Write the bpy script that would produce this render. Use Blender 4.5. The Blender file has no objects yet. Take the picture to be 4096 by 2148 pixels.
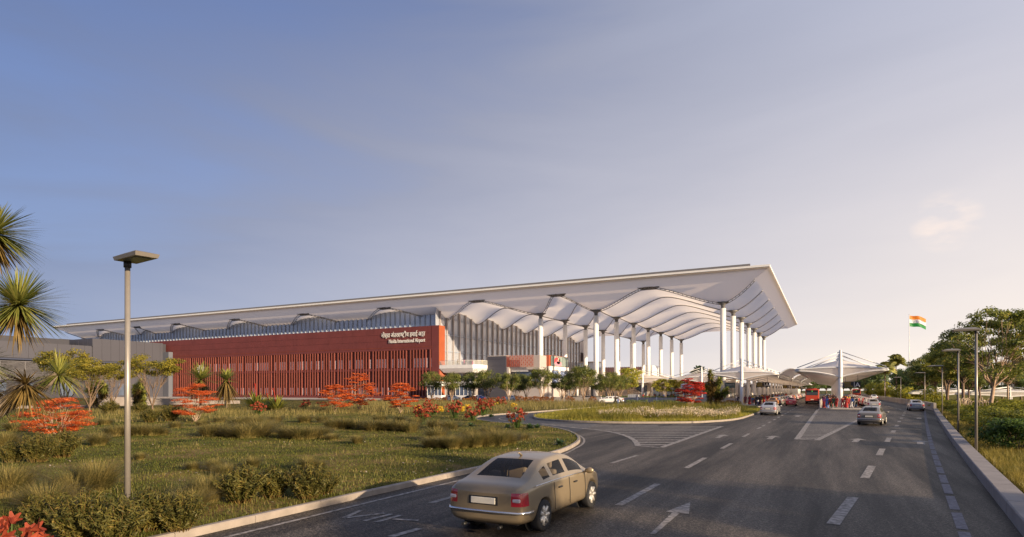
import bpy, bmesh, math, random
import numpy as np
from mathutils import Vector, Matrix, noise
PI = math.pi
R = math.radians
C = bpy.context.scene.collection
scene = bpy.context.scene
random.seed(7)
rng = np.random.default_rng(7)

# ------------------------------------------------------------------ camera geometry (metres, y = along the road)
TH = R(27.177); F = 2464.0; CX = 2048.0; HY = 1560.0; CAMZ = 2.85
cs, sn = math.cos(TH), math.sin(TH)
def at(px, D, z=0.0):                      # ground position seen in pixel column px of the image at distance D
    a = (px - CX) / F
    return Vector((D * (-sn + cs * a), D * (cs + sn * a), z))
def G(px, py, z=0.0):                      # ground position taken from an image pixel
    return at(px, F * (CAMZ - z) / (py - HY), z)

# ------------------------------------------------------------------ materials
MATS = {}
def new_mat(name):
    m = bpy.data.materials.new(name); m.use_nodes = True
    nt = m.node_tree; b = nt.nodes['Principled BSDF']
    return m, nt, b
def setc(sock, c): sock.default_value = (c[0], c[1], c[2], 1)
def mat(name, col, rough=.6, metal=0., var=0., scale=3., bump=0., bscale=None, col2=None, coat=0., spec=.5, stretch=None, detail=6):
    if name in MATS: return MATS[name]
    m, nt, b = new_mat(name)
    b.inputs['Roughness'].default_value = rough; b.inputs['Metallic'].default_value = metal
    b.inputs['Specular IOR Level'].default_value = spec; b.inputs['Coat Weight'].default_value = coat
    setc(b.inputs['Base Color'], col)
    if var or bump or col2:
        tc = nt.nodes.new('ShaderNodeTexCoord'); mp = nt.nodes.new('ShaderNodeMapping')
        nt.links.new(tc.outputs['Object'], mp.inputs['Vector'])
        if stretch: mp.inputs['Scale'].default_value = stretch
        n = nt.nodes.new('ShaderNodeTexNoise'); n.inputs['Scale'].default_value = scale
        n.inputs['Detail'].default_value = detail; n.inputs['Roughness'].default_value = .6
        nt.links.new(mp.outputs[0], n.inputs['Vector'])
        if var or col2:
            cr = nt.nodes.new('ShaderNodeValToRGB')
            c1 = [max(0, x * (1 - var)) for x in col]; c2 = col2 or [min(1, x * (1 + var)) for x in col]
            cr.color_ramp.elements[0].position = .35; cr.color_ramp.elements[1].position = .65
            cr.color_ramp.elements[0].color = (*c1, 1); cr.color_ramp.elements[1].color = (*c2, 1)
            nt.links.new(n.outputs['Fac'], cr.inputs[0]); nt.links.new(cr.outputs[0], b.inputs['Base Color'])
        if bump:
            n2 = nt.nodes.new('ShaderNodeTexNoise'); n2.inputs['Scale'].default_value = bscale or scale
            n2.inputs['Detail'].default_value = 5
            nt.links.new(mp.outputs[0], n2.inputs['Vector'])
            bp = nt.nodes.new('ShaderNodeBump'); bp.inputs['Strength'].default_value = bump; bp.inputs['Distance'].default_value = .02
            nt.links.new(n2.outputs['Fac'], bp.inputs['Height']); nt.links.new(bp.outputs[0], b.inputs['Normal'])
    MATS[name] = m
    return m
def leaf_mat(name, c1, c2, scale=1.2, trans=.35, rough=.5, c3=None):
    if name in MATS: return MATS[name]
    m, nt, b = new_mat(name)
    out = nt.nodes['Material Output']
    tc = nt.nodes.new('ShaderNodeTexCoord')
    n = nt.nodes.new('ShaderNodeTexNoise'); n.inputs['Scale'].default_value = scale; n.inputs['Detail'].default_value = 3
    nt.links.new(tc.outputs['Object'], n.inputs['Vector'])
    n2 = nt.nodes.new('ShaderNodeTexWhiteNoise'); n2.noise_dimensions = '1D'; geo = nt.nodes.new('ShaderNodeNewGeometry')
    nt.links.new(geo.outputs['Random Per Island'], n2.inputs['W'])
    mx = nt.nodes.new('ShaderNodeMath'); mx.operation = 'MULTIPLY_ADD'; mx.inputs[1].default_value = .55
    nt.links.new(n2.outputs['Value'], mx.inputs[0])
    sb = nt.nodes.new('ShaderNodeMath'); sb.operation = 'MULTIPLY_ADD'; sb.inputs[1].default_value = 1.3; sb.inputs[2].default_value = -.42
    nt.links.new(n.outputs['Fac'], sb.inputs[0]); nt.links.new(sb.outputs[0], mx.inputs[2])
    cr = nt.nodes.new('ShaderNodeValToRGB')
    cr.color_ramp.elements[0].position = .15; cr.color_ramp.elements[1].position = .8
    c1 = [min(.9, x*1.25) for x in c1]; c2 = [min(.9, x*1.3) for x in c2]
    cr.color_ramp.elements[0].color = (*c1, 1); cr.color_ramp.elements[1].color = (*c2, 1)
    if c3:
        e = cr.color_ramp.elements.new(.93); e.color = (*c3, 1)
    nt.links.new(mx.outputs[0], cr.inputs[0]); nt.links.new(cr.outputs[0], b.inputs['Base Color'])
    b.inputs['Roughness'].default_value = rough; b.inputs['Specular IOR Level'].default_value = .3
    tr = nt.nodes.new('ShaderNodeBsdfTranslucent'); nt.links.new(cr.outputs[0], tr.inputs[0])
    mix = nt.nodes.new('ShaderNodeMixShader'); mix.inputs[0].default_value = trans
    nt.links.new(b.outputs[0], mix.inputs[1]); nt.links.new(tr.outputs[0], mix.inputs[2]); nt.links.new(mix.outputs[0], out.inputs[0])
    MATS[name] = m
    return m
def glass_mat(name, tint, alpha=.35, rough=.04):
    if name in MATS: return MATS[name]
    m, nt, b = new_mat(name)
    out = nt.nodes['Material Output']
    setc(b.inputs['Base Color'], tint); b.inputs['Roughness'].default_value = rough; b.inputs['Specular IOR Level'].default_value = .8
    tr = nt.nodes.new('ShaderNodeBsdfTransparent'); setc(tr.inputs[0], [min(1, .75 + .25 * x) for x in tint])
    fr = nt.nodes.new('ShaderNodeFresnel'); fr.inputs[0].default_value = 1.5
    ad = nt.nodes.new('ShaderNodeMath'); ad.operation = 'ADD'; ad.inputs[1].default_value = alpha; ad.use_clamp = True
    nt.links.new(fr.outputs[0], ad.inputs[0])
    mix = nt.nodes.new('ShaderNodeMixShader'); nt.links.new(ad.outputs[0], mix.inputs[0])
    nt.links.new(tr.outputs[0], mix.inputs[1]); nt.links.new(b.outputs[0], mix.inputs[2]); nt.links.new(mix.outputs[0], out.inputs[0])
    MATS[name] = m
    return m
def lamp_mat(name, col, strength):
    m, nt, b = new_mat(name); setc(b.inputs['Base Color'], col)
    setc(b.inputs['Emission Color'], col); b.inputs['Emission Strength'].default_value = strength
    MATS[name] = m; return m

white = mat('white_paint_steel', (.80, .79, .77), .35, var=.03, scale=.6)
def membrane(name, col, tcol, f):
    m, nt, b = new_mat(name); out = nt.nodes['Material Output']; setc(b.inputs['Base Color'], col); b.inputs['Roughness'].default_value = .38
    tr = nt.nodes.new('ShaderNodeBsdfTranslucent'); setc(tr.inputs[0], tcol); mix = nt.nodes.new('ShaderNodeMixShader'); mix.inputs[0].default_value = f
    nt.links.new(b.outputs[0], mix.inputs[1]); nt.links.new(tr.outputs[0], mix.inputs[2]); nt.links.new(mix.outputs[0], out.inputs[0]); MATS[name] = m; return m
roofwhite = membrane('white_roof_membrane', (.84, .80, .77), (1.0, .90, .79), .76)
darkrib = mat('dark_grey_steel', (.15, .145, .145), .5)
ribgrey = mat('mid_grey_rib', (.34, .32, .31), .5)
roofgrey = mat('grey_roof_sheet', (.16, .155, .16), .6)
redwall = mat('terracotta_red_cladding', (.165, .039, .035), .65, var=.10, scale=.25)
redback = mat('shaded_red_backing', (.085, .022, .022), .7)  # recess shade between the fins is put into this darker red
groove = mat('dark_red_joint', (.07, .02, .016), .8)
sunlit_red = mat('sunlit_terracotta', (.33, .075, .022), .65, var=.06, scale=.3)  # sunlight on the red wall's end put into a brighter orange
greypanel = mat('grey_metal_panel', (.07, .07, .088), .5, var=.04, scale=.1)
darkpanel = mat('dark_grey_panel', (.05, .05, .062), .5, var=.05, scale=.2)
concrete = mat('pale_concrete', (.25, .215, .195), .8, var=.10, scale=1.5, bump=.1, bscale=20)
kerbmat = mat('pale_kerb_stone', (.31, .265, .225), .8, var=.14, scale=2.5, bump=.15, bscale=30)
paving = mat('beige_paving', (.48, .43, .38), .8, var=.08, scale=.8)
facadegrey = mat('warm_grey_render', (.44, .40, .38), .8, var=.06, scale=.3)
bluewin = mat('blue_grey_glazing', (.10, .13, .19), .12, var=.2, scale=.4, spec=.8)
bandwhite = membrane('warm_white_soffit_band', (.92, .85, .80), (1.0, .88, .77), .62)
def mirror_glass(name, tint, refl, diff):
    m, nt, b = new_mat(name); out = nt.nodes['Material Output']; nt.nodes.remove(b)
    tr = nt.nodes.new('ShaderNodeBsdfTransparent'); setc(tr.inputs[0], tint); gl = nt.nodes.new('ShaderNodeBsdfGlossy'); gl.inputs['Roughness'].default_value = .08; setc(gl.inputs[0], (.85, .88, .95))
    df = nt.nodes.new('ShaderNodeBsdfDiffuse'); setc(df.inputs[0], (.62, .66, .74))
    fr = nt.nodes.new('ShaderNodeFresnel'); fr.inputs[0].default_value = 1.5; ad = nt.nodes.new('ShaderNodeMath'); ad.operation = 'ADD'; ad.inputs[1].default_value = refl; ad.use_clamp = True; nt.links.new(fr.outputs[0], ad.inputs[0])
    m1 = nt.nodes.new('ShaderNodeMixShader'); m1.inputs[0].default_value = diff; nt.links.new(tr.outputs[0], m1.inputs[1]); nt.links.new(df.outputs[0], m1.inputs[2])
    m2 = nt.nodes.new('ShaderNodeMixShader'); nt.links.new(ad.outputs[0], m2.inputs[0]); nt.links.new(m1.outputs[0], m2.inputs[1]); nt.links.new(gl.outputs[0], m2.inputs[2]); nt.links.new(m2.outputs[0], out.inputs[0]); MATS[name] = m; return m
glass = mirror_glass('pale_blue_glass', (.88, .92, .96), .22, .62)
fglass = mirror_glass('brightened_blue_glass', (.80, .88, .96), .10, .72)  # both glazings: brightness of the panes put into a pale diffuse share
railglass = glass_mat('clear_rail_glass', (.8, .8, .72), .30)
mullion = mat('brown_grey_mullion', (.50, .44, .41), .45, metal=.2)
bluemull = mat('slate_blue_mullion', (.38, .44, .54), .45)
polemat = mat('taupe_lamp_metal', (.30, .27, .235), .38, metal=.35, var=.06, scale=4)
lampglass = mat('lamp_lens', (.24, .27, .29), .25)
signblack = mat('black_sign_panel', (.012, .010, .014), .3)
signwhite = mat('white_sign_letter', (.75, .75, .75), .5)
signyellow = mat('yellow_sign_text', (.45, .33, .06), .5)
skinm = mat('brown_skin', (.30, .16, .10), .55)
hairm = mat('black_hair', (.012, .010, .010), .5)
bark = mat('tree_bark', (.20, .135, .09), .9, var=.3, scale=8, bump=.5, bscale=25)
palebark = mat('pale_tree_bark', (.40, .28, .19), .9, var=.25, scale=8, bump=.4, bscale=20)
yuccabark = mat('shaggy_yucca_bark', (.20, .16, .12), .95, var=.35, scale=12, bump=.8, bscale=30, stretch=(1, 1, .4))

# ------------------------------------------------------------------ object helpers
def tag(o, label=None, cat=None, group=None, kind=None):
    if label: o['label'] = label
    if cat: o['category'] = cat
    if group: o['group'] = group
    if kind: o['kind'] = kind
    return o
def empty(name, loc=(0, 0, 0), rz=0., label=None, cat=None, group=None, scale=1.):
    o = bpy.data.objects.new(name, None); C.objects.link(o)
    o.location = loc; o.rotation_euler = (0, 0, rz); o.scale = (scale,) * 3; o.empty_display_size = .3
    return tag(o, label, cat, group)
def link(name, me, parent=None, loc=None):
    o = bpy.data.objects.new(name, me); C.objects.link(o)
    if parent: o.parent = parent
    if loc is not None: o.location = loc
    return o
def setmat(o, m, slot=0):
    o.material_slots[slot].link = 'OBJECT'; o.material_slots[slot].material = m
class MB:
    """collects boxes, tubes and sheets and builds them as one mesh"""
    def __init__(s): s.v = []; s.f = []; s.m = []; s.sm = []
    def add(s, vs, fs, mi=0, smooth=False):
        o = len(s.v); s.v.extend([tuple(p) for p in vs])
        for f in fs: s.f.append(tuple(i + o for i in f)); s.m.append(mi); s.sm.append(smooth)
        return s
    def box(s, x0, y0, z0, x1, y1, z1, mi=0):
        vs = [(x0,y0,z0),(x1,y0,z0),(x1,y1,z0),(x0,y1,z0),(x0,y0,z1),(x1,y0,z1),(x1,y1,z1),(x0,y1,z1)]
        return s.add(vs, [(0,3,2,1),(4,5,6,7),(0,1,5,4),(1,2,6,5),(2,3,7,6),(3,0,4,7)], mi)
    def rbox(s, x0, y0, z0, x1, y1, z1, r=.03, mi=0, M=None):      # box with chamfered vertical and horizontal edges
        bm = bmesh.new(); bmesh.ops.create_cube(bm, size=1)
        for v in bm.verts: v.co = Vector(((x0+x1)/2 + v.co.x*(x1-x0), (y0+y1)/2 + v.co.y*(y1-y0), (z0+z1)/2 + v.co.z*(z1-z0)))
        bmesh.ops.bevel(bm, geom=bm.edges[:], offset=r, segments=2, affect='EDGES', profile=.5)
        bm.verts.index_update()
        vs = [(M @ v.co if M else v.co.copy()) for v in bm.verts]; fs = [[v.index for v in f.verts] for f in bm.faces]
        bm.free(); return s.add(vs, fs, mi, False)
    def tube(s, pts, rad, n=8, mi=0, cap=True, smooth=True):
        pts = [Vector(p) for p in pts]
        rs = rad if isinstance(rad, (list, tuple)) else [rad] * len(pts)
        vs = []; up = Vector((0, 0, 1))
        for i, p in enumerate(pts):
            d = (pts[min(i+1, len(pts)-1)] - pts[max(i-1, 0)]).normalized()
            a = d.cross(up) if abs(d.z) < .95 else d.cross(Vector((0, 1, 0)))
            a.normalize(); b = d.cross(a).normalized()
            for k in range(n):
                t = 2*PI*k/n; vs.append(p + (a*math.cos(t) + b*math.sin(t)) * rs[i])
        fs = []
        for i in range(len(pts)-1):
            for k in range(n): fs.append((i*n+k, i*n+(k+1)%n, (i+1)*n+(k+1)%n, (i+1)*n+k))
        s.add(vs, fs, mi, smooth)
        if cap:
            o = len(s.v) - len(vs)
            s.f.append(tuple(o+k for k in range(n))[::-1]); s.m.append(mi); s.sm.append(False)
            s.f.append(tuple(o+(len(pts)-1)*n+k for k in range(n))); s.m.append(mi); s.sm.append(False)
        return s
    def cyl(s, x, y, z0, z1, r, n=16, mi=0, r2=None): return s.tube([(x, y, z0), (x, y, z1)], [r, r if r2 is None else r2], n, mi)
    def grid(s, fn, nu, nv, mi=0, smooth=True):
        vs = [fn(u/nu, v/nv) for u in range(nu+1) for v in range(nv+1)]
        fs = [(u*(nv+1)+v, (u+1)*(nv+1)+v, (u+1)*(nv+1)+v+1, u*(nv+1)+v+1) for u in range(nu) for v in range(nv)]
        return s.add(vs, fs, mi, smooth)
    def sphere(s, c, r, mi=0, seg=10, ring=7):
        rx, ry, rz = r if isinstance(r, tuple) else (r, r, r)
        return s.grid(lambda u, v: (c[0]+rx*math.sin(PI*v)*math.cos(2*PI*u), c[1]+ry*math.sin(PI*v)*math.sin(2*PI*u), c[2]-rz*math.cos(PI*v)), seg, ring, mi)
    def mesh(s, name, mats):
        me = bpy.data.meshes.new(name); me.from_pydata(s.v, [], s.f)
        for m in (mats if isinstance(mats, (list, tuple)) else [mats]): me.materials.append(m)
        me.polygons.foreach_set('material_index', s.m); me.polygons.foreach_set('use_smooth', s.sm); me.update()
        return me
    def build(s, name, mats, parent=None, label=None, cat=None, group=None, kind=None):
        o = link(name, s.mesh(name, mats), parent)
        return tag(o, label, cat, group, kind)
def np_mesh(name, V, Fq, m, smooth=False):
    V = np.ascontiguousarray(V, dtype=np.float32).reshape(-1, 3); Fq = np.ascontiguousarray(Fq, dtype=np.int32)
    k = Fq.shape[1]; me = bpy.data.meshes.new(name)
    me.vertices.add(len(V)); me.vertices.foreach_set('co', V.ravel())
    me.loops.add(Fq.size); me.loops.foreach_set('vertex_index', Fq.ravel())
    me.polygons.add(len(Fq)); me.polygons.foreach_set('loop_start', np.arange(0, Fq.size, k, dtype=np.int32))
    me.polygons.foreach_set('loop_total', np.full(len(Fq), k, dtype=np.int32))
    if smooth: me.polygons.foreach_set('use_smooth', np.ones(len(Fq), dtype=bool))
    me.materials.append(m); me.update(calc_edges=True); me.validate()
    return me
def np_blades(base, ang, h, lean, w, segs=3, curl=1.9):
    """arching blades: quads, returns V, F"""
    n = len(base); t = np.linspace(0, 1, segs + 1)
    d = np.stack([np.cos(ang), np.sin(ang), np.zeros(n)], 1); sd = np.stack([-np.sin(ang), np.cos(ang), np.zeros(n)], 1)
    V = np.zeros((n, segs + 1, 2, 3))
    for i, tt in enumerate(t):
        p = base + d * (lean * tt ** curl)[:, None]; p[:, 2] += h * (tt - .22 * tt ** 3 * (lean / np.maximum(h, .01)))
        ww = (w * (1 - tt) ** .6 * .5 + .0006)[:, None]
        V[:, i, 0] = p - sd * ww; V[:, i, 1] = p + sd * ww
    o = np.arange(n)[:, None] * (segs + 1) * 2
    Fs = [np.stack([o[:, 0] + 2*i, o[:, 0] + 2*i + 1, o[:, 0] + 2*i + 3, o[:, 0] + 2*i + 2], 1) for i in range(segs)]
    return V.reshape(-1, 3), np.concatenate(Fs)
def np_leaves(c, size, nrm=None, asp=.5):
    """rhombic leaves at centres c"""
    n = len(c); size = np.broadcast_to(size, (n,))
    a = rng.normal(size=(n, 3)); a /= np.linalg.norm(a, axis=1)[:, None]
    if nrm is None:
        nn = rng.normal(size=(n, 3)) + np.array([0, 0, .6])
    else: nn = nrm + .45 * rng.normal(size=(n, 3))
    b = np.cross(a, nn); b /= np.linalg.norm(b, axis=1)[:, None] + 1e-9; a2 = np.cross(nn, b); a2 /= np.linalg.norm(a2, axis=1)[:, None] + 1e-9
    s = size[:, None]
    V = np.stack([c - a2*s, c - b*s*asp, c + a2*s, c + b*s*asp], 1)
    Fq = np.arange(n * 4).reshape(n, 4)
    return V.reshape(-1, 3), Fq
def cat_np(L):
    off = 0; Vs = []; Fs = []
    for V, Fq in L: Vs.append(V); Fs.append(Fq + off); off += len(V)
    return np.concatenate(Vs), np.concatenate(Fs)
def copy_tree(o, parent=None):
    c = o.copy(); C.objects.link(c)
    if parent: c.parent = parent
    for ch in list(o.children): copy_tree(ch, c)
    return c
ORD = ['first', 'second', 'third', 'fourth', 'fifth', 'sixth', 'seventh', 'eighth', 'ninth', 'tenth', 'eleventh', 'twelfth',
       'thirteenth', 'fourteenth', 'fifteenth', 'sixteenth', 'seventeenth', 'eighteenth', 'nineteenth', 'twentieth', 'twenty-first', 'twenty-second',
       'twenty-third', 'twenty-fourth', 'twenty-fifth', 'twenty-sixth', 'twenty-seventh', 'twenty-eighth', 'twenty-ninth', 'thirtieth']
ORD += [f'thirty-{x}' for x in ORD[:9]] + ['fortieth'] + [f'forty-{x}' for x in ORD[:9]] + ['fiftieth']

# ------------------------------------------------------------------ camera, world, sun
cam = bpy.data.cameras.new('camera'); camo = bpy.data.objects.new('camera', cam); C.objects.link(camo)
camo.location = (0, 0, CAMZ); camo.rotation_euler = (R(90), 0, TH)
cam.sensor_width = 36; cam.lens = 36 * F / 4096; cam.shift_y = (HY - 1074) / 4096; cam.clip_end = 6000; cam.clip_start = .1
scene.camera = camo
SUN_EL = R(13.5); SUN_AZ = R(17)            # azimuth: from +x turned towards -y
sdir = Vector((math.cos(SUN_AZ)*math.cos(SUN_EL), -math.sin(SUN_AZ)*math.cos(SUN_EL), math.sin(SUN_EL)))
sl = bpy.data.lights.new('sun', 'SUN'); sl.energy = 5.0; sl.angle = R(.6); sl.color = (1, .78, .53)
so = bpy.data.objects.new('sun', sl); C.objects.link(so); so.rotation_euler = sdir.to_track_quat('Z', 'Y').to_euler()
w = bpy.data.worlds.new('World'); scene.world = w; w.use_nodes = True
nt = w.node_tree; bg = nt.nodes['Background']
sky = nt.nodes.new('ShaderNodeTexSky'); sky.sky_type = 'NISHITA'; sky.sun_disc = False
sky.sun_elevation = SUN_EL; sky.sun_rotation = math.atan2(sdir.x, sdir.y)
sky.air_density = 1.0; sky.dust_density = 1.2; sky.ozone_density = 1.6
bg.inputs[1].default_value = .12
# thin high cloud: a veil that thickens towards the sunward side and the horizon, and one small warm cloudlet
tc = nt.nodes.new('ShaderNodeTexCoord')
def dot(v, s=1.):
    n = nt.nodes.new('ShaderNodeVectorMath'); n.operation = 'DOT_PRODUCT'; n.inputs[1].default_value = v
    nt.links.new(tc.outputs['Generated'], n.inputs[0]); return n.outputs['Value']
def mth(op, a, b=None, clamp=False):
    n = nt.nodes.new('ShaderNodeMath'); n.operation = op; n.use_clamp = clamp
    for i, x in enumerate((a, b)):
        if x is None: continue
        if isinstance(x, (int, float)): n.inputs[i].default_value = x
        else: nt.links.new(x, n.inputs[i])
    return n.outputs[0]
side = dot((cs, sn, 0))                     # -1 left .. +1 right of the view
upz = dot((0, 0, 1))
mp = nt.nodes.new('ShaderNodeMapping'); mp.inputs['Scale'].default_value = (1, 1, 4.6); mp.inputs['Rotation'].default_value = (R(20), R(-24), 0)
nt.links.new(tc.outputs['Generated'], mp.inputs[0])
nz = nt.nodes.new('ShaderNodeTexNoise'); nz.inputs['Scale'].default_value = 1.6; nz.inputs['Detail'].default_value = 7; nz.inputs['Distortion'].default_value = .4
nt.links.new(mp.outputs[0], nz.inputs[0])
sd = mth('MULTIPLY', mth('ADD', side, .64), .78, True)                # 0 left .. 1 right
hi = mth('MULTIPLY', mth('MAXIMUM', upz, 0), 1.9, True)                 # 0 horizon .. 1 top
puff = mth('MULTIPLY', mth('SUBTRACT', nz.outputs['Fac'], .5), .9)
veil = mth('ADD', mth('ADD', mth('MULTIPLY', sd, .75), mth('MULTIPLY', mth('SUBTRACT', 1, hi), .62)), puff, True)
veil = mth('MINIMUM', mth('ADD', veil, .48), .96)
mixc = nt.nodes.new('ShaderNodeMix'); mixc.data_type = 'RGBA'
nt.links.new(veil, mixc.inputs[0])
tint = nt.nodes.new('ShaderNodeMix'); tint.data_type = 'RGBA'; tint.blend_type = 'MULTIPLY'; tint.inputs[0].default_value = 1
nt.links.new(sky.outputs[0], tint.inputs[6]); tint.inputs[7].default_value = (.95, .90, 1.18, 1)
nt.links.new(tint.outputs[2], mixc.inputs[6])
def cmix(f, a, b):
    n = nt.nodes.new('ShaderNodeMix'); n.data_type = 'RGBA'; nt.links.new(f, n.inputs[0])
    for k, c in ((6, a), (7, b)):
        if isinstance(c, tuple): n.inputs[k].default_value = (*c, 1)
        else: nt.links.new(c, n.inputs[k])
    return n.outputs[2]
rightc = cmix(mth('POWER', hi, .8), (6.0, 5.25, 4.55), (2.75, 2.9, 3.6))
leftc = cmix(hi, (1.65, 2.05, 3.1), (.30, .48, 1.08))
nt.links.new(cmix(mth('POWER', mth('ADD', sd, mth('MULTIPLY', puff, .45), True), 1.05), leftc, rightc), mixc.inputs[7])
# cloudlet
cd = (at(3785, 1.0)); cdv = Vector((cd.x, cd.y, (HY - 885) / F)).normalized()
near = mth('MULTIPLY', mth('SUBTRACT', dot(tuple(cdv)),   .9991), 1500, True)
mp2 = nt.nodes.new('ShaderNodeMapping'); mp2.inputs['Scale'].default_value = (9, 9, 24); mp2.inputs['Rotation'].default_value = (0, R(24), R(20))
nt.links.new(tc.outputs['Generated'], mp2.inputs[0])
nz2 = nt.nodes.new('ShaderNodeTexNoise'); nz2.inputs['Scale'].default_value = 2.1; nz2.inputs['Detail'].default_value = 8
nt.links.new(mp2.outputs[0], nz2.inputs[0])
cl = mth('MULTIPLY', near, mth('MULTIPLY', mth('SUBTRACT', nz2.outputs['Fac'], .40), 3.0, True))
mix2 = nt.nodes.new('ShaderNodeMix'); mix2.data_type = 'RGBA'; nt.links.new(mth('MULTIPLY', cl, .5), mix2.inputs[0])
nt.links.new(mixc.outputs[2], mix2.inputs[6]); mix2.inputs[7].default_value = (6.6, 5.3, 4.4, 1)
nt.links.new(mix2.outputs[2], bg.inputs[0])
scene.view_settings.view_transform = 'Standard'; scene.view_settings.look = 'None'; scene.view_settings.exposure = .65; scene.view_settings.gamma = 1
scene.cycles.max_bounces = 8; scene.cycles.transparent_max_bounces = 16; scene.cycles.use_denoising = True
scene.cycles.caustics_reflective = False; scene.cycles.caustics_refractive = False
# ================================================================== GROUND, ROADS
def lawn_mat(name, dark, mid, dry, s=1.0):
    m, nt, b = new_mat(name)
    tc = nt.nodes.new('ShaderNodeTexCoord')
    def nz(sc, d=6):
        n = nt.nodes.new('ShaderNodeTexNoise'); n.inputs['Scale'].default_value = sc; n.inputs['Detail'].default_value = d; n.inputs['Roughness'].default_value = .65
        nt.links.new(tc.outputs['Object'], n.inputs['Vector']); return n.outputs['Fac']
    def ramp(src, stops):
        cr = nt.nodes.new('ShaderNodeValToRGB'); e = cr.color_ramp.elements
        e[0].position, e[0].color = stops[0][0], (*stops[0][1], 1); e[1].position, e[1].color = stops[-1][0], (*stops[-1][1], 1)
        for p, c in stops[1:-1]: x = e.new(p); x.color = (*c, 1)
        nt.links.new(src, cr.inputs[0]); return cr.outputs[0]
    a = ramp(nz(.35 * s), [(.38, dark), (.52, mid), (.66, dry)]); bcol = ramp(nz(9 * s), [(.3, (.35, .35, .35)), (.7, (1.5, 1.45, 1.3))])
    mx = nt.nodes.new('ShaderNodeMix'); mx.data_type = 'RGBA'; mx.blend_type = 'MULTIPLY'; mx.inputs[0].default_value = 1
    nt.links.new(a, mx.inputs[6]); nt.links.new(bcol, mx.inputs[7]); nt.links.new(mx.outputs[2], b.inputs['Base Color'])
    b.inputs['Roughness'].default_value = .95; b.inputs['Specular IOR Level'].default_value = .1
    bp = nt.nodes.new('ShaderNodeBump'); bp.inputs['Strength'].default_value = .9; bp.inputs['Distance'].default_value = .12
    nt.links.new(nz(14 * s, 8), bp.inputs['Height']); nt.links.new(bp.outputs[0], b.inputs['Normal'])
    MATS[name] = m; return m
lawnm = lawn_mat('rough_lawn_soil', (.05, .055, .012), (.14, .125, .03), (.27, .18, .09))
fieldm = lawn_mat('dry_field', (.08, .09, .03), (.12, .12, .04), (.19, .16, .07), .2)
goldm = lawn_mat('golden_lawn_soil', (.12, .12, .025), (.17, .16, .03), (.24, .18, .06))
def asphalt(name, base=(.026, .0222, .0185)):
    m, nt, b = new_mat(name)
    tc = nt.nodes.new('ShaderNodeTexCoord')
    def nz(sc, d, stretch=None):
        n = nt.nodes.new('ShaderNodeTexNoise'); n.inputs['Scale'].default_value = sc; n.inputs['Detail'].default_value = d; n.inputs['Roughness'].default_value = .7
        if stretch:
            mp = nt.nodes.new('ShaderNodeMapping'); mp.inputs['Scale'].default_value = stretch; nt.links.new(tc.outputs['Object'], mp.inputs[0]); nt.links.new(mp.outputs[0], n.inputs[0])
        else: nt.links.new(tc.outputs['Object'], n.inputs['Vector'])
        return n.outputs['Fac']
    cr = nt.nodes.new('ShaderNodeValToRGB'); e = cr.color_ramp.elements
    e[0].position = .34; e[0].color = (*[x * .5 for x in base], 1); e[1].position = .78; e[1].color = (*[x * 5.0 for x in base], 1)
    x = e.new(.55); x.color = (*[x * 1.15 for x in base], 1)
    big = nz(.5, 4, (1, .07, 1))
    vo = nt.nodes.new('ShaderNodeTexVoronoi'); vo.inputs['Scale'].default_value = 44; nt.links.new(tc.outputs['Object'], vo.inputs['Vector'])
    mx0 = nt.nodes.new('ShaderNodeMath'); mx0.operation = 'MULTIPLY_ADD'; mx0.inputs[1].default_value = .34
    sep = nt.nodes.new('ShaderNodeSeparateColor'); nt.links.new(vo.outputs['Color'], sep.inputs[0])
    nt.links.new(sep.outputs[0], mx0.inputs[0])
    mx1 = nt.nodes.new('ShaderNodeMath'); mx1.operation = 'MULTIPLY'; mx1.inputs[1].default_value = .74; nt.links.new(nz(14, 6), mx1.inputs[0]); nt.links.new(mx1.outputs[0], mx0.inputs[2])
    nt.links.new(mx0.outputs[0], cr.inputs[0])
    cb = nt.nodes.new('ShaderNodeValToRGB'); cb.color_ramp.elements[0].position = .40; cb.color_ramp.elements[1].position = .62
    cb.color_ramp.elements[0].color = (.55, .54, .53, 1); cb.color_ramp.elements[1].color = (2.1, 2.05, 1.95, 1); nt.links.new(big, cb.inputs[0])
    mx = nt.nodes.new('ShaderNodeMix'); mx.data_type = 'RGBA'; mx.blend_type = 'MULTIPLY'; mx.inputs[0].default_value = 1
    nt.links.new(cr.outputs[0], mx.inputs[6]); nt.links.new(cb.outputs[0], mx.inputs[7]); nt.links.new(mx.outputs[2], b.inputs['Base Color'])
    rr = nt.nodes.new('ShaderNodeMapRange'); rr.inputs[3].default_value = .75; rr.inputs[4].default_value = .45; nt.links.new(big, rr.inputs[0]); nt.links.new(rr.outputs[0], b.inputs['Roughness'])
    b.inputs['Specular IOR Level'].default_value = .25
    bp = nt.nodes.new('ShaderNodeBump'); bp.inputs['Strength'].default_value = .55; bp.inputs['Distance'].default_value = .02
    nt.links.new(mx0.outputs[0], bp.inputs['Height']); nt.links.new(bp.outputs[0], b.inputs['Normal'])
    MATS[name] = m; return m
asph = asphalt('worn_asphalt')
asph2 = mat('smooth_new_asphalt', (.032, .032, .036), .6, var=.25, scale=1.2, bump=.15, bscale=50)
paint = mat('worn_white_road_paint', (.15, .135, .12), .7, col2=(.40, .365, .335), scale=7, bump=.2, bscale=60, detail=10, var=.3)

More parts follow.
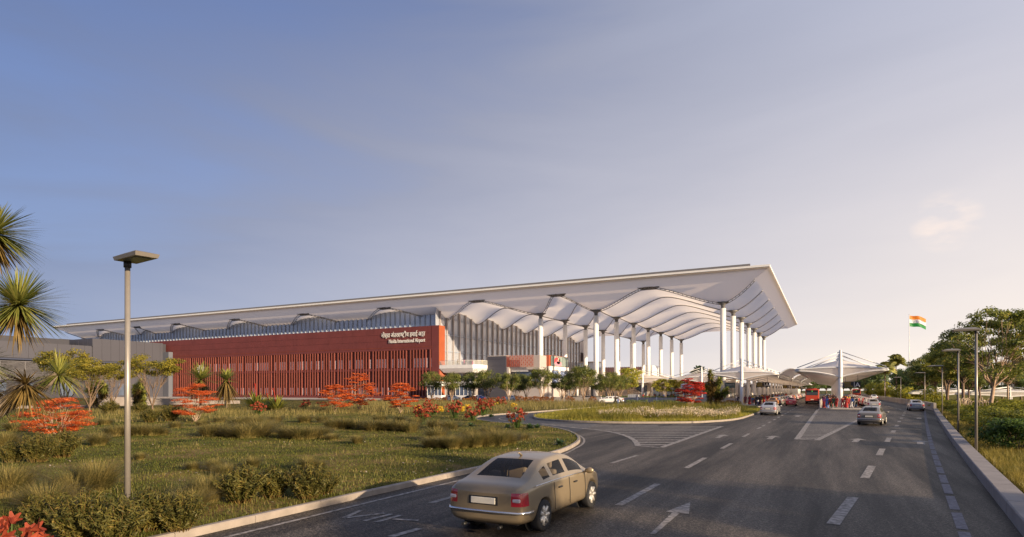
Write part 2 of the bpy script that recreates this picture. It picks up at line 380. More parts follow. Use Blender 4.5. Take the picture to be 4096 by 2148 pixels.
def poly_sheet(name, pts, z, m, kind='structure'):
    bm = bmesh.new(); vs = [bm.verts.new((p[0], p[1], z)) for p in pts]
    es = [bm.edges.new((vs[i], vs[(i+1) % len(vs)])) for i in range(len(vs))]
    bmesh.ops.triangle_fill(bm, edges=es, use_beauty=True, normal=(0, 0, 1))
    for f in bm.faces:
        if f.normal.z < 0: f.normal_flip()
    me = bpy.data.meshes.new(name); bm.to_mesh(me); bm.free(); me.materials.append(m)
    return tag(link(name, me), kind=kind)
def smooth_path(pts, step=.6):
    out = []; P = [Vector((p[0], p[1], 0)) for p in pts]; n = len(P)
    for i in range(n-1):
        p0, p1, p2, p3 = P[max(i-1, 0)], P[i], P[i+1], P[min(i+2, n-1)]
        k = max(1, int((p2-p1).length / step))
        for j in range(k):
            t = j/k
            out.append(.5*((2*p1) + (-p0+p2)*t + (2*p0-5*p1+4*p2-p3)*t*t + (-p0+3*p1-3*p2+p3)*t**3))
    out.append(P[-1]); return out
def kerb(path, name, width=.17, h=.16, m=None, side=1, gap=True, z0=-.05, gw=.008):
    """stone kerb along a path; the stone lies on the 'side' (left = +1) of it"""
    mb = MB(); n = len(path); L = []; acc = 0.
    for i, p in enumerate(path):
        d = (path[min(i+1, n-1)] - path[max(i-1, 0)]).normalized(); nn = Vector((-d.y, d.x, 0)) * side
        L.append((p, nn))
    ch = .025
    for i in range(n-1):
        (a, na), (b, nb) = L[i], L[i+1]
        seg = (b-a).length; g = gw if seg > .05 else 0
        d = (b-a).normalized()*g if gap and i % 3 == 0 else Vector((0, 0, 0))
        prof = [(0, z0), (0, h-ch), (ch, h), (width-ch, h), (width, h-ch), (width, z0)]
        v0 = [a + d + na*o + Vector((0, 0, z)) for o, z in prof]; v1 = [b + nb*o + Vector((0, 0, z)) for o, z in prof]
        fs = [(k, k+1, k+7, k+6) if side < 0 else (k+6, k+7, k+1, k) for k in range(5)]
        mb.add(v0+v1, fs)
    return mb.build(name, m or kerbmat, kind='structure')
# terrain reaches the horizon
mb = MB(); mb.grid(lambda u, v: (-3000+6000*u, -1500+5000*v, -.16), 12, 12, smooth=False); mb.build('ground', fieldm, kind='structure')
# main carriageway: the right edge veers off to the right, then runs parallel again
edge_r = [(-.4, -22), (1.9, 0), (3.42, 15.7), (5.72, 38.4), (9.2, 70), (12.85, 102), (13.6, 125), (13.7, 200), (13.8, 470)]
road = [(-11.05, -22)] + edge_r + [(-140, 470), (-140, 100), (-60, 30), (-11.05, 20)]
poly_sheet('road', road, 0, asph)
# left lawn ------------------------------------------------------------
tipp = [(-10.98, -22), (-10.98, 0), (-10.95, 8), (-10.92, 16), (-10.85, 22), G(2223, 1818), G(2284, 1795), G(2316, 1774), G(2320, 1757), G(2304, 1742), G(2262, 1726), G(2187, 1711), G(2100, 1702)]
slip = [G(2021, 1697), G(1955, 1690), G(1905, 1680), G(1921, 1668), G(2000, 1660), G(2130, 1651), G(2424, 1627), G(2530, 1618.5)]
lawnline = smooth_path(tipp + slip)
lawn_poly = [(p.x, p.y) for p in lawnline] + [(-44, 119.5), (-430, 119.5), (-430, -22)]
LZ = .13
poly_sheet('lawn', [(p[0]-.0, p[1]) for p in lawn_poly], LZ, lawnm)
kerb(lawnline, 'kerb')
# island between the slip road and the carriageway
isl = [G(2133, 1672), G(2161, 1680), G(2273, 1688), G(2468, 1693.5), G(2710, 1693.5), G(2832, 1690), G(2948, 1679.5), G(3009, 1662), (-7.7, 84.5), (-8.4, 96), (-10.3, 108), (-10.4, 114.6), (-20, 115), (-36, 114), G(2470, 1628), G(2300, 1643), G(2180, 1658), G(2140, 1666), G(2133, 1672)]
islline = smooth_path(isl)
poly_sheet('traffic_island', [(p.x, p.y) for p in islline[:-1]], LZ, goldm)
kerb(islline, 'island_kerb', side=1)
# smooth darker slip road surface, just above the main asphalt
ss = [(p.x, p.y) for p in smooth_path([G(2296, 1730), G(2262, 1724), G(2187, 1709), G(2100, 1700)] + slip + [(-44, 121)])]
poly_sheet('slip_road', ss + [(-30, 121), (-36, 114.5)] + [(p[0], p[1]) for p in [G(2470, 1627.5), G(2300, 1642), G(2180, 1657), G(2130, 1667), G(2127, 1674), G(2161, 1681.5), G(2273, 1690), G(2400, 1694)]], .004, asph2)
# forecourt paving, service road, platforms
mb = MB(); mb.box(-300, 137, -.1, -24, 470, .14); mb.build('forecourt_paving', paving, kind='structure')
mb = MB(); mb.box(-23.6, 118, -.1, -10.4, 470, .15); mb.build('left_platform', paving, kind='structure')
mb = MB(); mb.rbox(-1.25, 103, -.1, 4.45, 470, .15, .03); mb.build('median_platform', paving, kind='structure')
kerb([Vector((-140+i*2.4, 136.8, 0)) for i in range(0, 49)], 'forecourt_kerb', side=1)
# right verge: golden grass beyond the low wall
vp = [(x + .45, y) for x, y in edge_r[:-1]] + [(14.6, 470), (500, 470), (500, -22)]
poly_sheet('verge', vp, .02, goldm)
# low stone wall along the right road edge
wall = smooth_path(edge_r[:6], 1.1)
kerb(wall, 'x', width=.50, h=.33, m=kerbmat, side=-1, z0=-.1, gw=.022)
o = bpy.data.objects['x']; o.name = 'low_stone_wall'; del o['kind']; tag(o, 'low grey stone wall with flat slab top along the right road edge', 'wall')
o.data.materials[0] = mat('grey_wall_stone', (.28, .25, .235), .8, var=.12, scale=2, bump=.15, bscale=25)
# taller concrete barrier that continues the edge
mb = MB()
bpts = [(12.95, 102.2), (13.55, 125), (13.7, 150), (13.7, 200), (13.7, 300), (13.7, 440)]
bp_ = smooth_path(bpts, 2.5)
for a, b in zip(bp_[:-1], bp_[1:]):
    d = (b-a).normalized(); nn = Vector((d.y, -d.x, 0)) * .3; b2 = b - d*.02
    V = [a, b2, b2+nn, a+nn]; mb.add([v+Vector((0, 0, -.1)) for v in V] + [v+Vector((0, 0, 1.05)) for v in V], [(3,2,1,0),(4,5,6,7),(0,1,5,4),(1,2,6,5),(2,3,7,6),(3,0,4,7)])
mb.build('concrete_barrier', mat('streaked_barrier_concrete', (.43, .39, .35), .85, var=.35, scale=2.2, stretch=(1, 1, .15)), label='waist high pale concrete barrier with dark streaks beyond the stone wall', cat='barrier')

# ------------------------------------------------------------------ painted markings: one sheet
mk = MB()
MZ = [.009]
def quad(pts, z=None): mk.add([(p[0], p[1], MZ[0]) for p in pts], [(0, 1, 2, 3)] if len(pts) == 4 else [tuple(range(len(pts)))])
def stroke(a, b, w=.15):
    a, b = Vector((a[0], a[1])), Vector((b[0], b[1])); d = (b-a).normalized(); n = Vector((-d.y, d.x))*w/2
    quad([a-n, a+n, b+n, b-n][::-1])
def pstroke(pts, w=.15, step=.8):
    P = smooth_path(pts, step)
    for a, b in zip(P[:-1], P[1:]): stroke(a, b, w)
Y = 14.6                                      # left lane line, x = -4.55
for a, b in [((2470, 2022), (2640, 1937)), ((2748, 1873), (2826, 1832)), ((2890, 1795), (2935, 1774)), ((2977, 1748), (3005, 1735)), ((3033, 1716), (3052, 1709))]:
    A, B = G(*a), G(*b); stroke((-4.6, A.y), (-4.6, B.y), .2)
y = 52
while y < 300: stroke((-4.6, y), (-4.6, y+2.2), .2); y += 5.6
y = 112
while y < 300: stroke((-7.15, y), (-7.15, y+2.0), .16); y += 5.2
for a, b in [((3332, 2098), (3412, 1990)), ((3459, 1913), (3488, 1864)), ((3516, 1822), (3530, 1795)), ((3548, 1768), (3557, 1751)), ((3570, 1731), (3576, 1722)), ((3585, 1707), (3590, 1700))]:
    stroke(G(*a), G(*b), .26)
for x, y in [(3597, 1686), (3606, 1673), (3613, 1661), (3618, 1652), (3621, 1645)]:
    p = G(x, y); stroke((p.x-.12, p.y-1.3), (p.x+.12, p.y+1.3), .26)
y = 104
while y < 330: stroke((9.3, y), (9.3, y+2.4), .18); y += 6.2
for a, b in [((1562, 2148), (1680, 2115)), ((1722, 2013), (1860, 1973)), ((2446, 1853), (2552, 1821))]: stroke(G(*a), G(*b), .17)
# continuous edge lines
pstroke([(-10.35, -20), (-10.35, 10), (-10.3, 20), G(2240, 1822), G(2296, 1797), G(2331, 1776), G(2336, 1757), G(2318, 1742)], .12)
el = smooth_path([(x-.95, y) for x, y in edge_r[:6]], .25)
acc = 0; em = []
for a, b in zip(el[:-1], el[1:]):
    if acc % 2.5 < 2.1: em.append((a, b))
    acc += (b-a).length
pstroke([G(2189, 1655), G(2080, 1663), G(2010, 1670), G(1998, 1676), G(2030, 1684), G(2110, 1693), G(2250, 1706), G(2300, 1713)], .12)
# arrows
def arrow(p, rz, L=2.6, w=.22, hw=.8):
    c, s_ = math.cos(rz), math.sin(rz)
    T = lambda x, y: (p[0] + c*x - s_*y, p[1] + s_*x + c*y)
    quad([T(-w/2, -L/2), T(w/2, -L/2), T(w/2, L*.12), T(-w/2, L*.12)]); quad([T(-hw/2, L*.12), T(hw/2, L*.12), T(0, L/2)])
def S2(x, y): return G(2600 + x/1.722, 1700 + y/1.722)
quad([S2(0, 752), S2(38, 752), S2(208, 606), S2(152, 606)]); quad([S2(108, 600), S2(268, 615), S2(277, 533)])
arrow(G(3087, 1750), -.02, 3.0, 0.32, 0.94); arrow(G(3427, 1761), -.1, 3.0, 0.32, 0.94); arrow(G(3683, 1770), -.1, 3.0, 0.36, 1.08)
arrow(G(2884, 1745), .0, 3.0, 0.28, 0.79); arrow(G(3191, 1664), 0, 4.5, 0.40, 1.08); arrow(G(3676, 1673), -.1, 3.6, 0.40, 1.01)
# strokes of a worn road legend by the left kerb
def S3(x, y): return G(700 + x/2.1467, 1850 + y/2.1467)
for a, b in [((1600, 412), (1450, 478)), ((1450, 480), (1800, 436)), ((1625, 503), (1860, 444)), ((1725, 515), (1935, 455)), ((1870, 488), (2090, 500))]: stroke(S3(*a), S3(*b), .12)
# hatched areas: outline strokes + parallel bars clipped to the polygon
def hatch(poly, ang, pitch, w, outline=.3, skip=()):
    P = [Vector((p[0], p[1])) for p in poly]; n = len(P)
    MZ[0] = .014
    for i in range(n):
        if i not in skip: stroke(P[i], P[(i+1) % n], outline)
    MZ[0] = .009
    d = Vector((math.cos(ang), math.sin(ang))); nn = Vector((-d.y, d.x))
    ts = [p.dot(nn) for p in P]; t = min(ts) + pitch
    while t < max(ts) - .1:
        xs = []
        for i in range(n):
            a, b = P[i], P[(i+1) % n]; ta, tb = a.dot(nn), b.dot(nn)
            if (ta - t) * (tb - t) < 0: q = a + (b-a)*((t-ta)/(tb-ta)); xs.append(q.dot(d))
        xs.sort()
        for i in range(0, len(xs)-1, 2):
            if xs[i+1]-xs[i] > .4: stroke(d*(xs[i]+.1)+nn*t, d*(xs[i+1]-.1)+nn*t, w)
        t += pitch
h1 = smooth_path([G(2160, 1695), G(2296, 1711), G(2436, 1727), G(2519, 1750), G(2547, 1774), G(2552, 1785)], 1.5)
hp = [(p.x, p.y) for p in h1] + [G(2645, 1791), G(2887, 1706), G(2560, 1702), G(2300, 1697)]
hatch(hp, TH + R(1.5), 1.55, .55, .3, skip=(len(hp)-2, len(hp)-3))
hatch([G(3188, 1758), G(3266, 1762), G(3433, 1680), (4.2, 84), (4.4, 101), (-1.15, 101), G(3270, 1640)], TH - R(2), 1.2, .5, .32, skip=(3, 4, 2))
mk.build('road_marking', paint, kind='structure')
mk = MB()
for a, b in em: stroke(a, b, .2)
mk.build('edge_marking', mat('shaded_edge_paint', (.13, .125, .15), .75, col2=(.20, .19, .22), var=.3, scale=7), kind='structure')  # the wall's shadow is put into this darker, bluish marking colour

# ================================================================== TERMINAL
term = empty('airport_terminal', (-107, 160, 0), label='long white wavy-roofed airport terminal on tall white columns with red fin wall', cat='airport terminal')
def tp(mb, name, m, parent=None, label=None):       # a part of the terminal, given in world coordinates
    o = mb.build(name, m, label=label); off = Vector((-107, 160, 0))
    o.data.transform(Matrix.Translation(-off)); o.parent = parent or term; return o
COLX = [-24.7, -59.9, -77.5, -112.4, -148.3, -184.7, -219.9, -255.3, -272.9, -308.0]
Y0, BAY, ZC, ZS, ZE = 170.0, 19.4, 25.9, 30.1, 32.0
XS, XE, YS, YE = -15.9, -12.3, 161.2, 157.4
XL, XLE, YB, YBE = -317.7, -321.4, 298.4, 302.2
def hx(x):
    if x >= COLX[0]: return min(1, (x-COLX[0])/(XS-COLX[0])) ** 1.45
    if x <= COLX[-1]: return min(1, (COLX[-1]-x)/(COLX[-1]-XL)) ** 1.4
    for a, b in zip(COLX[:-1], COLX[1:]):
        if b <= x <= a:
            f = (a-x)/(a-b); return .5*((1-math.cos(2*PI*f))/2) + .5*min(1, max(0, (1-abs(2*f-1))*1.12-.04))
def soff(x, k, v):
    h = hx(x); y = Y0 + (k+v)*BAY - 8.8*h; z = ZC + (ZS-ZC)*h
    B = 2.8*(1-h)**1.2 - (.8*h**1.5 if x < COLX[0] else 0)
    return Vector((x, y, z + B*math.sin(PI*v**.8)**.9 if 0 < v < 1 else z))
xs = []
x = XL
while x < XS - .3: xs.append(x); x += 1.1
xs.append(XS)
mb = MB(); NV = 7
rows = []
for x in xs:
    col = [Vector((x, YE, ZE)), Vector((x, YS, ZS))] + [soff(x, 0, 0).lerp(Vector((x, YS, ZS)), 1-t) for t in (.25, .5, .75)]
    for k in range(6):
        for j in range(NV): col.append(soff(x, k, j/NV))
    p = soff(x, 6, 0); col += [p, p.lerp(Vector((x, YB, ZS)), .5), Vector((x, YB, ZS)), Vector((x, YBE, ZE))]
    rows.append(col)
nR = len(rows[0])
vs = [p for r in rows for p in r]
# split at the crease lines so shading stays crisp there
creases = {1} | {5 + NV*k for k in range(7)}
segs = sorted(creases | {0, nR-1})
for a, b in zip(segs[:-1], segs[1:]):
    mb.grid(lambda u, v, a=a, b=b: rows[round(u*(len(rows)-1))][a+round(v*(b-a))], len(rows)-1, b-a, 1 if a < 5 or a >= 47 else 0)
ys_r = [p.y for p in rows[-1][1:-1]]; zs_r = [p.z for p in rows[-1][1:-1]]
for xin, xout, col in ((XS, XE, rows[-1]), (XL, XLE, rows[0])):
    P = col[1:-1]; n = len(P)
    outp = [Vector((xout, YE + (YBE-YE)*(p.y-YS)/(YB-YS), ZE)) for p in P]
    mb.add(P + outp, [(i, i+1, n+i+1, n+i) for i in range(n-1)], 1, False)
    mb.add([P[0], outp[0], Vector((xin, YE, ZE))], [(0, 1, 2)], 1); mb.add([P[-1], outp[-1], Vector((xin, YBE, ZE))], [(0, 1, 2)])
tp(mb, 'roof_soffit', [roofwhite, bandwhite])
mb = MB()

for a_ in ((XLE, YE-.02, XE+.02, YE+.9), (XLE, YBE-.9, XE+.02, YBE), (XLE, YE+.9, XLE+.9, YBE-.9), (XE-.9, YE+.9, XE+.02, YBE-.9)): mb.box(a_[0], a_[1], ZE+.12, a_[2], a_[3], ZE+.62)
tp(mb, 'roof_edge', white)
mb = MB()
for a_ in ((XLE+.25, YE+.25, XE-.25, YE+.8), (XLE+.25, YBE-.8, XE-.25, YBE-.25), (XLE+.25, YE+.8, XLE+.8, YBE-.8), (XE-.8, YE+.8, XE-.25, YBE-.8)): mb.box(a_[0], a_[1], ZE-.06, a_[2], a_[3], ZE+.12)
tp(mb, 'shadow_gap', darkrib)
mb = MB(); mb.box(XLE+9, YE+1.4, ZE+.62, XE-4.5, YE+1.7, ZE+1.4); tp(mb, 'roof_parapet', roofgrey)  # thin parapet strip only; roof left open so light passes the membrane
for k in range(7):
    mb = MB(); pts = []
    x = XL
    while x < XS: pts.append(soff(x, k, 0) - Vector((0, 0, .05))); x += 1.0
    pts.append(soff(XS, k, 0) - Vector((0, 0, .05)))
    if k == 0:      # open ladder rib: two rails and rungs
        for dz, dy in ((-.05, -.42), (-.42, .35)):
            mb.tube([p + Vector((0, dy, dz)) for p in pts], .10, 4)
        for p, q in zip(pts, pts[1:]):
            m_ = (p+q)/2; mb.tube([m_+Vector((0, -.42, -.08)), m_+Vector((0, .35, -.42))], .08, 4)
    else:
        mb.tube([p - Vector((0, 0, .08)) for p in pts], .17, 4)
    tp(mb, 'rib', ribgrey)
for i, x in enumerate(COLX):            # dark triangular plates where the front rib touches the edge band
    nxt = XS if i == 0 else COLX[i-1]
    if i == 0: continue
    xm = (x+nxt)/2; mb = MB()
    mb.add([(xm-3.1, YS-.15, ZS-.06), (xm+3.1, YS-.15, ZS-.06), (xm+1.9, YS+1.3, ZS-.62), (xm-1.9, YS+1.3, ZS-.62)], [(0, 1, 2, 3)]); tp(mb, 'node_plate', darkrib)
for i, x in enumerate(COLX):
    for k in range(7):
        if (i > 3 and k > 1) : continue
        mb = MB(); mb.cyl(x, Y0+k*BAY, .1, ZC-1.5, .74, 24)
        c = tp(mb, 'column', white)
        mb = MB(); mb.tube([(x, Y0+k*BAY, ZC-1.55), (x, Y0+k*BAY, ZC-.9), (x, Y0+k*BAY, ZC-.4), (x, Y0+k*BAY, ZC+.1)], [.5, .52, .8, 1.7], 20)
        tp(mb, 'capital', darkrib, parent=c)
# red fin wall ---------------------------------------------------------
WX0, WX1, WY = -252.0, -107.3, 159.5
WT = 22.95
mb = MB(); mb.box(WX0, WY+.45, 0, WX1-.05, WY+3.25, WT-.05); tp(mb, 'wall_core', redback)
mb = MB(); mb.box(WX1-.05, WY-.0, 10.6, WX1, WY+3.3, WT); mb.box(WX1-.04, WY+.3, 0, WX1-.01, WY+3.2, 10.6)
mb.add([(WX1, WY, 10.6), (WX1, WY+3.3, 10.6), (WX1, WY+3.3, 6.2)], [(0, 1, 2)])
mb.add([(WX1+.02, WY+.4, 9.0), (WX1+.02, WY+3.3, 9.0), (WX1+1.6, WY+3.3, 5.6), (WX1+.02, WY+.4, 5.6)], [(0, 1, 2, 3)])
tp(mb, 'wall_end', sunlit_red)
mb = MB(); px = 1.52; x = WX1 - 2.9
mb.box(WX1-2.8, WY, 0, WX1-.06, WY+.45, WT)       # plain right pier
while x > WX0 + .3:
    for z0, z1 in ((16.5, 18.6), (18.63, 20.75), (20.78, WT)):
        mb.box(max(x-px, WX0), WY+.05, z0, x-.035, WY+.45, z1-.02)
    x -= px
mb.box(WX0, WY-.02, 15.55, WX1-2.85, WY+.45, 16.42)
mb.box(WX0, WY-.0, 0, WX0+15.2, WY+.44, 15.5)
tp(mb, 'cladding_panels', redwall)
mb = MB(); mb.box(WX0, WY-.12, 16.43, WX1-2.6, WY+.04, 16.49); tp(mb, 'drip_ledge', sunlit_red)
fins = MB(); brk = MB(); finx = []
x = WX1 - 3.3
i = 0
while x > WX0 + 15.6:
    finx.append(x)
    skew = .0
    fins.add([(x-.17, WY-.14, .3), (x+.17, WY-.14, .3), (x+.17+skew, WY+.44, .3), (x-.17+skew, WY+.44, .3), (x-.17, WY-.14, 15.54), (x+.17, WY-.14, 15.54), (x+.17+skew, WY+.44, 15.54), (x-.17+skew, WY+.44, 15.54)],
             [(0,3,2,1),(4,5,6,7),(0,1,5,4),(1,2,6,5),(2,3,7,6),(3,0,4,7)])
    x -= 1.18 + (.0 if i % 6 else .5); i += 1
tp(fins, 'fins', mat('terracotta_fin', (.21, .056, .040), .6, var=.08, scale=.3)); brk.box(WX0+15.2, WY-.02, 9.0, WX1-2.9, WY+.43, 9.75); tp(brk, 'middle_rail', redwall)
mb = MB(); mb.box(WX0+15.2, WY-.25, .1, WX1-2.9, WY+.44, .9); tp(mb, 'base_rail', redwall)
random.seed(12)
slit = mat('pale_slit_pane', (.90, .80, .76), .3)  # brightness of the panes is put into the pale pinkish base colour
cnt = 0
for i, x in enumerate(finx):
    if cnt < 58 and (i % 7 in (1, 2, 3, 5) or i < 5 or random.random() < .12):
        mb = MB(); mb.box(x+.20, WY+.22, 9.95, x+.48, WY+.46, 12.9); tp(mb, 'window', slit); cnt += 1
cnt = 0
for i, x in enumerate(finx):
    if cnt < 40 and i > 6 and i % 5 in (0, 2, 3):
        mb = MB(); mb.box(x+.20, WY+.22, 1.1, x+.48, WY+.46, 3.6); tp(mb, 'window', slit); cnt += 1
# lettering
def text_mesh(s, size, ext, name='t', align='LEFT'):
    cu = bpy.data.curves.new(name, 'FONT'); cu.body = s; cu.size = size; cu.extrude = ext; cu.offset = .007 if ext > .01 else 0; cu.align_x = align; cu.resolution_u = 3
    o = bpy.data.objects.new(name, cu); C.objects.link(o); bpy.context.view_layer.update()
    me = bpy.data.meshes.new_from_object(o.evaluated_get(bpy.context.evaluated_depsgraph_get())); bpy.data.objects.remove(o); return me
def place_text(s, x0, x1, y, z, height, parent, off, m, name='lettering', ext=.08, fatten=0, face=0):
    me = text_mesh(s, 1, ext); n = len(me.vertices)
    co = np.zeros(n*3); me.vertices.foreach_get('co', co); co = co.reshape(-1, 3)
    mn, mx = co.min(0), co.max(0); out = np.zeros_like(co)
    out[:, 0] = x0 + (co[:, 0]-mn[0])/(mx[0]-mn[0])*(x1-x0); out[:, 2] = z + (co[:, 1])*height; out[:, 1] = y - (co[:, 2]) 
    out -= np.array(off); me.vertices.foreach_set('co', out.ravel().astype(np.float32)); me.update()
    me.flip_normals() if False else None
    me.materials.clear(); me.materials.append(m)
    return link(name, me, parent)
lw = mat('white_wall_lettering', (.82, .80, .76), .4)
place_text('Noida International Airport', -126.6, -112.4, WY-.22, 18.0, 1.75, term, (-107, 160, 0), lw, ext=.05)
def glyphs(s):
    bm = bmesh.new(); me = text_mesh(s, 1, .05); bm.from_mesh(me); return bm
def bb(bm): xs_ = [v.co.x for v in bm.verts]; ys_ = [v.co.y for v in bm.verts]; return min(xs_), max(xs_), min(ys_), max(ys_)
cur = 0.; allbm = bmesh.new()
def put(bm, dx, dy=0, s=1, sy=None):
    for v in bm.verts: v.co.x = v.co.x*s+dx; v.co.y = v.co.y*(sy or s)+dy
    t_ = bpy.data.meshes.new('t'); bm.to_mesh(t_); allbm.from_mesh(t_); bm.free()
for run in ['नोएडा', ' ', 'अंतररा', 'H', 'T', 'ी', 'य', ' ', 'हवाई', ' ', 'अ', 'D', 'ा']:       # conjuncts are put together by hand
    if run == ' ': cur += .26; continue
    b_ = glyphs({'H': 'ष', 'T': 'ट', 'D': 'ड'}.get(run, run)); x0, x1, y0_, y1_ = bb(b_); 
    if run == 'H':
        cut_ = x1-(x1-x0)*.24; bmesh.ops.bisect_plane(b_, geom=b_.verts[:]+b_.edges[:]+b_.faces[:], plane_co=(cut_, 0, 0), plane_no=(1, 0, 0), clear_outer=True); x1 = cut_
    w_ = x1-x0
    if run == 'D':
        put(b_, cur-x0, .30, 1, .55); b2_ = glyphs('ड'); put(b2_, cur-x0+.02, -.10, .9, .50)
    else: put(b_, cur-x0)
    if run == 'T':
        k_ = MB(); k_.box(0, 0, -.05, .17, .05, .05); k1 = k_.mesh('k', lw); 
        for sgn in (-1, 1):
            q_ = bmesh.new(); q_.from_mesh(k1); bmesh.ops.rotate(q_, verts=q_.verts, cent=(0, 0, 0), matrix=Matrix.Rotation(-sgn*R(42), 3, 'Z'))
            if sgn < 0: 
                for v in q_.verts: v.co.x -= .0
                bmesh.ops.rotate(q_, verts=q_.verts, cent=(0, 0, 0), matrix=Matrix.Rotation(R(180), 3, 'Z'))
            put(q_, cur+w_*.55, -.02)
    cur += w_ - .012
me = bpy.data.meshes.new('lettering'); allbm.to_mesh(me); allbm.free()
n = len(me.vertices); co = np.zeros(n*3, dtype=np.float32); me.vertices.foreach_get('co', co); co = co.reshape(-1, 3); mn, mx = co.min(0), co.max(0); out = np.zeros_like(co)
out[:, 0] = -129.7 + (co[:, 0]-mn[0])/(mx[0]-mn[0])*17.3 + 107; out[:, 2] = 19.9 + co[:, 1]*2.0; out[:, 1] = WY-.2-co[:, 2]-160
me.vertices.foreach_set('co', out.ravel()); me.materials.clear(); me.materials.append(lw); me.update(); link('lettering', me, term)
# glazed walls
mb = MB(); mb.box(-316, 166.9, 12, -113, 167.0, 31.5); tp(mb, 'front_glazing', fglass)
mb = MB(); x = -113.6
while x > -300: mb.box(x-.07, 166.55, 20, x+.07, 166.85, 31.0); x -= 2.05
tp(mb, 'front_mullions', bluemull)
mb = MB(); mb.box(-111.2, 163.2, .2, -111.1, 292, 31); tp(mb, 'side_glazing', glass)
mb = MB(); y = 165.2; i = 0
while y < 290: mb.box(-111.05, y, .2, -110.55, y+.34, 29.5); y += 3.9
tp(mb, 'side_mullions', mullion)
mb = MB()
for z in (10.2, 15.4, 20.8): mb.box(-111.05, 163.4, z, -110.75, 291.5, z+.16)
tp(mb, 'transoms', bluemull)
mb = MB(); mb.box(-300, 296, .2, -111, 296.4, 30.5, 0); mb.box(-301, 166, 0, -300, 296, 30, 0); tp(mb, 'rear_wall', mat('interior_back_wall', (.70, .70, .76), .8))
mb = MB(); mb.box(-299, 168, 9.6, -111.5, 295, 10.3); mb.box(-299, 185, 0.2, -118, 295, .3); tp(mb, 'hall_floor', facadegrey)
mb = MB()
for j in range(9):                       # the inner hall walls, red arched portals seen through the glass
    y = 172 + j*13.5; mb.box(-131, y, 10.3, -130, y+4.5, 18.5)
    mb.grid(lambda u, v, y=y: (-130.5, y-1+v*12.8, 18.5 + (3.2*math.sin(PI*v))*u + 0*v), 1, 12)
tp(mb, 'inner_portals', mat('dusty_red_inner_wall', (.36, .15, .12), .8))
mb = MB(); mb.box(-160, 170, 10.3, -159, 290, 17.5); tp(mb, 'inner_hall_wall', mat('slate_blue_inner', (.40, .44, .52), .6))
# first-floor balcony with a glass rail
mb = MB()
o1 = [(-107.25, 159.6), (-95.2, 159.6), (-93.2, 162.2), (-93.2, 166.3), (-107.25, 184)]
def prism(mb, poly, z0, z1, inset=0.):
    n = len(poly); c = Vector((sum(p[0] for p in poly)/n, sum(p[1] for p in poly)/n))
    lo = [((Vector(p)-c)*(1-inset)+c) for p in poly]
    vs = [(p.x, p.y, z0) for p in lo] + [(p[0], p[1], z1) for p in poly]
    mb.add(vs, [tuple(range(n))[::-1], tuple(range(n, 2*n))] + [(i, (i+1) % n, n+(i+1) % n, n+i) for i in range(n)])
prism(mb, o1, 9.5, 10.55); prism(mb, o1, 8.2, 9.5, .13); tp(mb, 'balcony', white)
mb = MB()
for a, b in zip(o1[:3], o1[1:4]): mb.add([(a[0], a[1]+.1, 10.6), (b[0], b[1]+.1, 10.6), (b[0], b[1]+.1, 11.85), (a[0], a[1]+.1, 11.85)], [(0, 1, 2, 3)])
tp(mb, 'glass_railing', railglass)
mb = MB()
for a, b in zip(o1[:3], o1[1:4]): mb.tube([(a[0], a[1]+.1, 11.87), (b[0], b[1]+.1, 11.87)], .04, 6)
tp(mb, 'handrail', white)
mb = MB(); mb.cyl(-98, 166, .1, 8.3, .7, 16); mb.box(-106.5, 172, .15, -94, 184, 8.2, 0); tp(mb, 'undercroft_wall', facadegrey)
mb = MB()
for x in (-105.5, -101.6, -97.8): mb.box(x, 171.9, .3, x+3.3, 172.05, 7.2)
tp(mb, 'undercroft_glazing', bluewin)

# ---- blocks in front of the glass hall
def building(name, loc, label, cat='building', group=None): return empty(name, loc, label=label, cat=cat, group=group)
def bp(mb, name, m, root, parent=None, label=None):
    o = mb.build(name, m, label=label); o.data.transform(Matrix.Translation(-root.location)); o.parent = parent or root; return o
g = building('service_block', (-90, 165, 0), 'plain blue-grey panelled block right of the terminal balcony')
mb = MB()
for z0, z1 in ((.1, 4.6), (4.65, 7.6), (7.65, 10.1), (10.15, 12.2), (12.25, 13.1)): mb.box(-93.1, 165, z0, -86.8, 180, z1-.0)
bp(mb, 'wall', greypanel, g)
mb = MB(); mb.box(-93.2, 164.95, 13.12, -86.7, 180.1, 13.35); bp(mb, 'roof', facadegrey, g)
mb = MB(); mb.box(-106, 183, 10.6, -93.4, 186, 12.9); bp(mb, 'rooftop_plant', darkpanel, g)
g = building('screened_block', (-82, 166, 0), 'pale block with red pierced lattice screen above a recessed entrance')
mb = MB(); mb.box(-86.7, 168, .1, -76.4, 184, 9.5); mb.box(-86.6, 166.2, 9.0, -76.4, 168, 9.7); mb.box(-86.65, 165.2, .1, -85.9, 166.3, 9.8); mb.box(-86.6, 167, 9.7, -76.5, 182, 13.3); bp(mb, 'wall', facadegrey, g)
mb = MB(); mb.box(-85.5, 167.8, 5.2, -77.0, 168.05, 8.4); bp(mb, 'window', bluewin, g)
mb = MB(); mb.box(-85.8, 166.6, 8.45, -80.2, 167.2, 9.0); bp(mb, 'beam', white, g)
lat_ = mat('red_lattice_screen', (.40, .09, .05), .6)
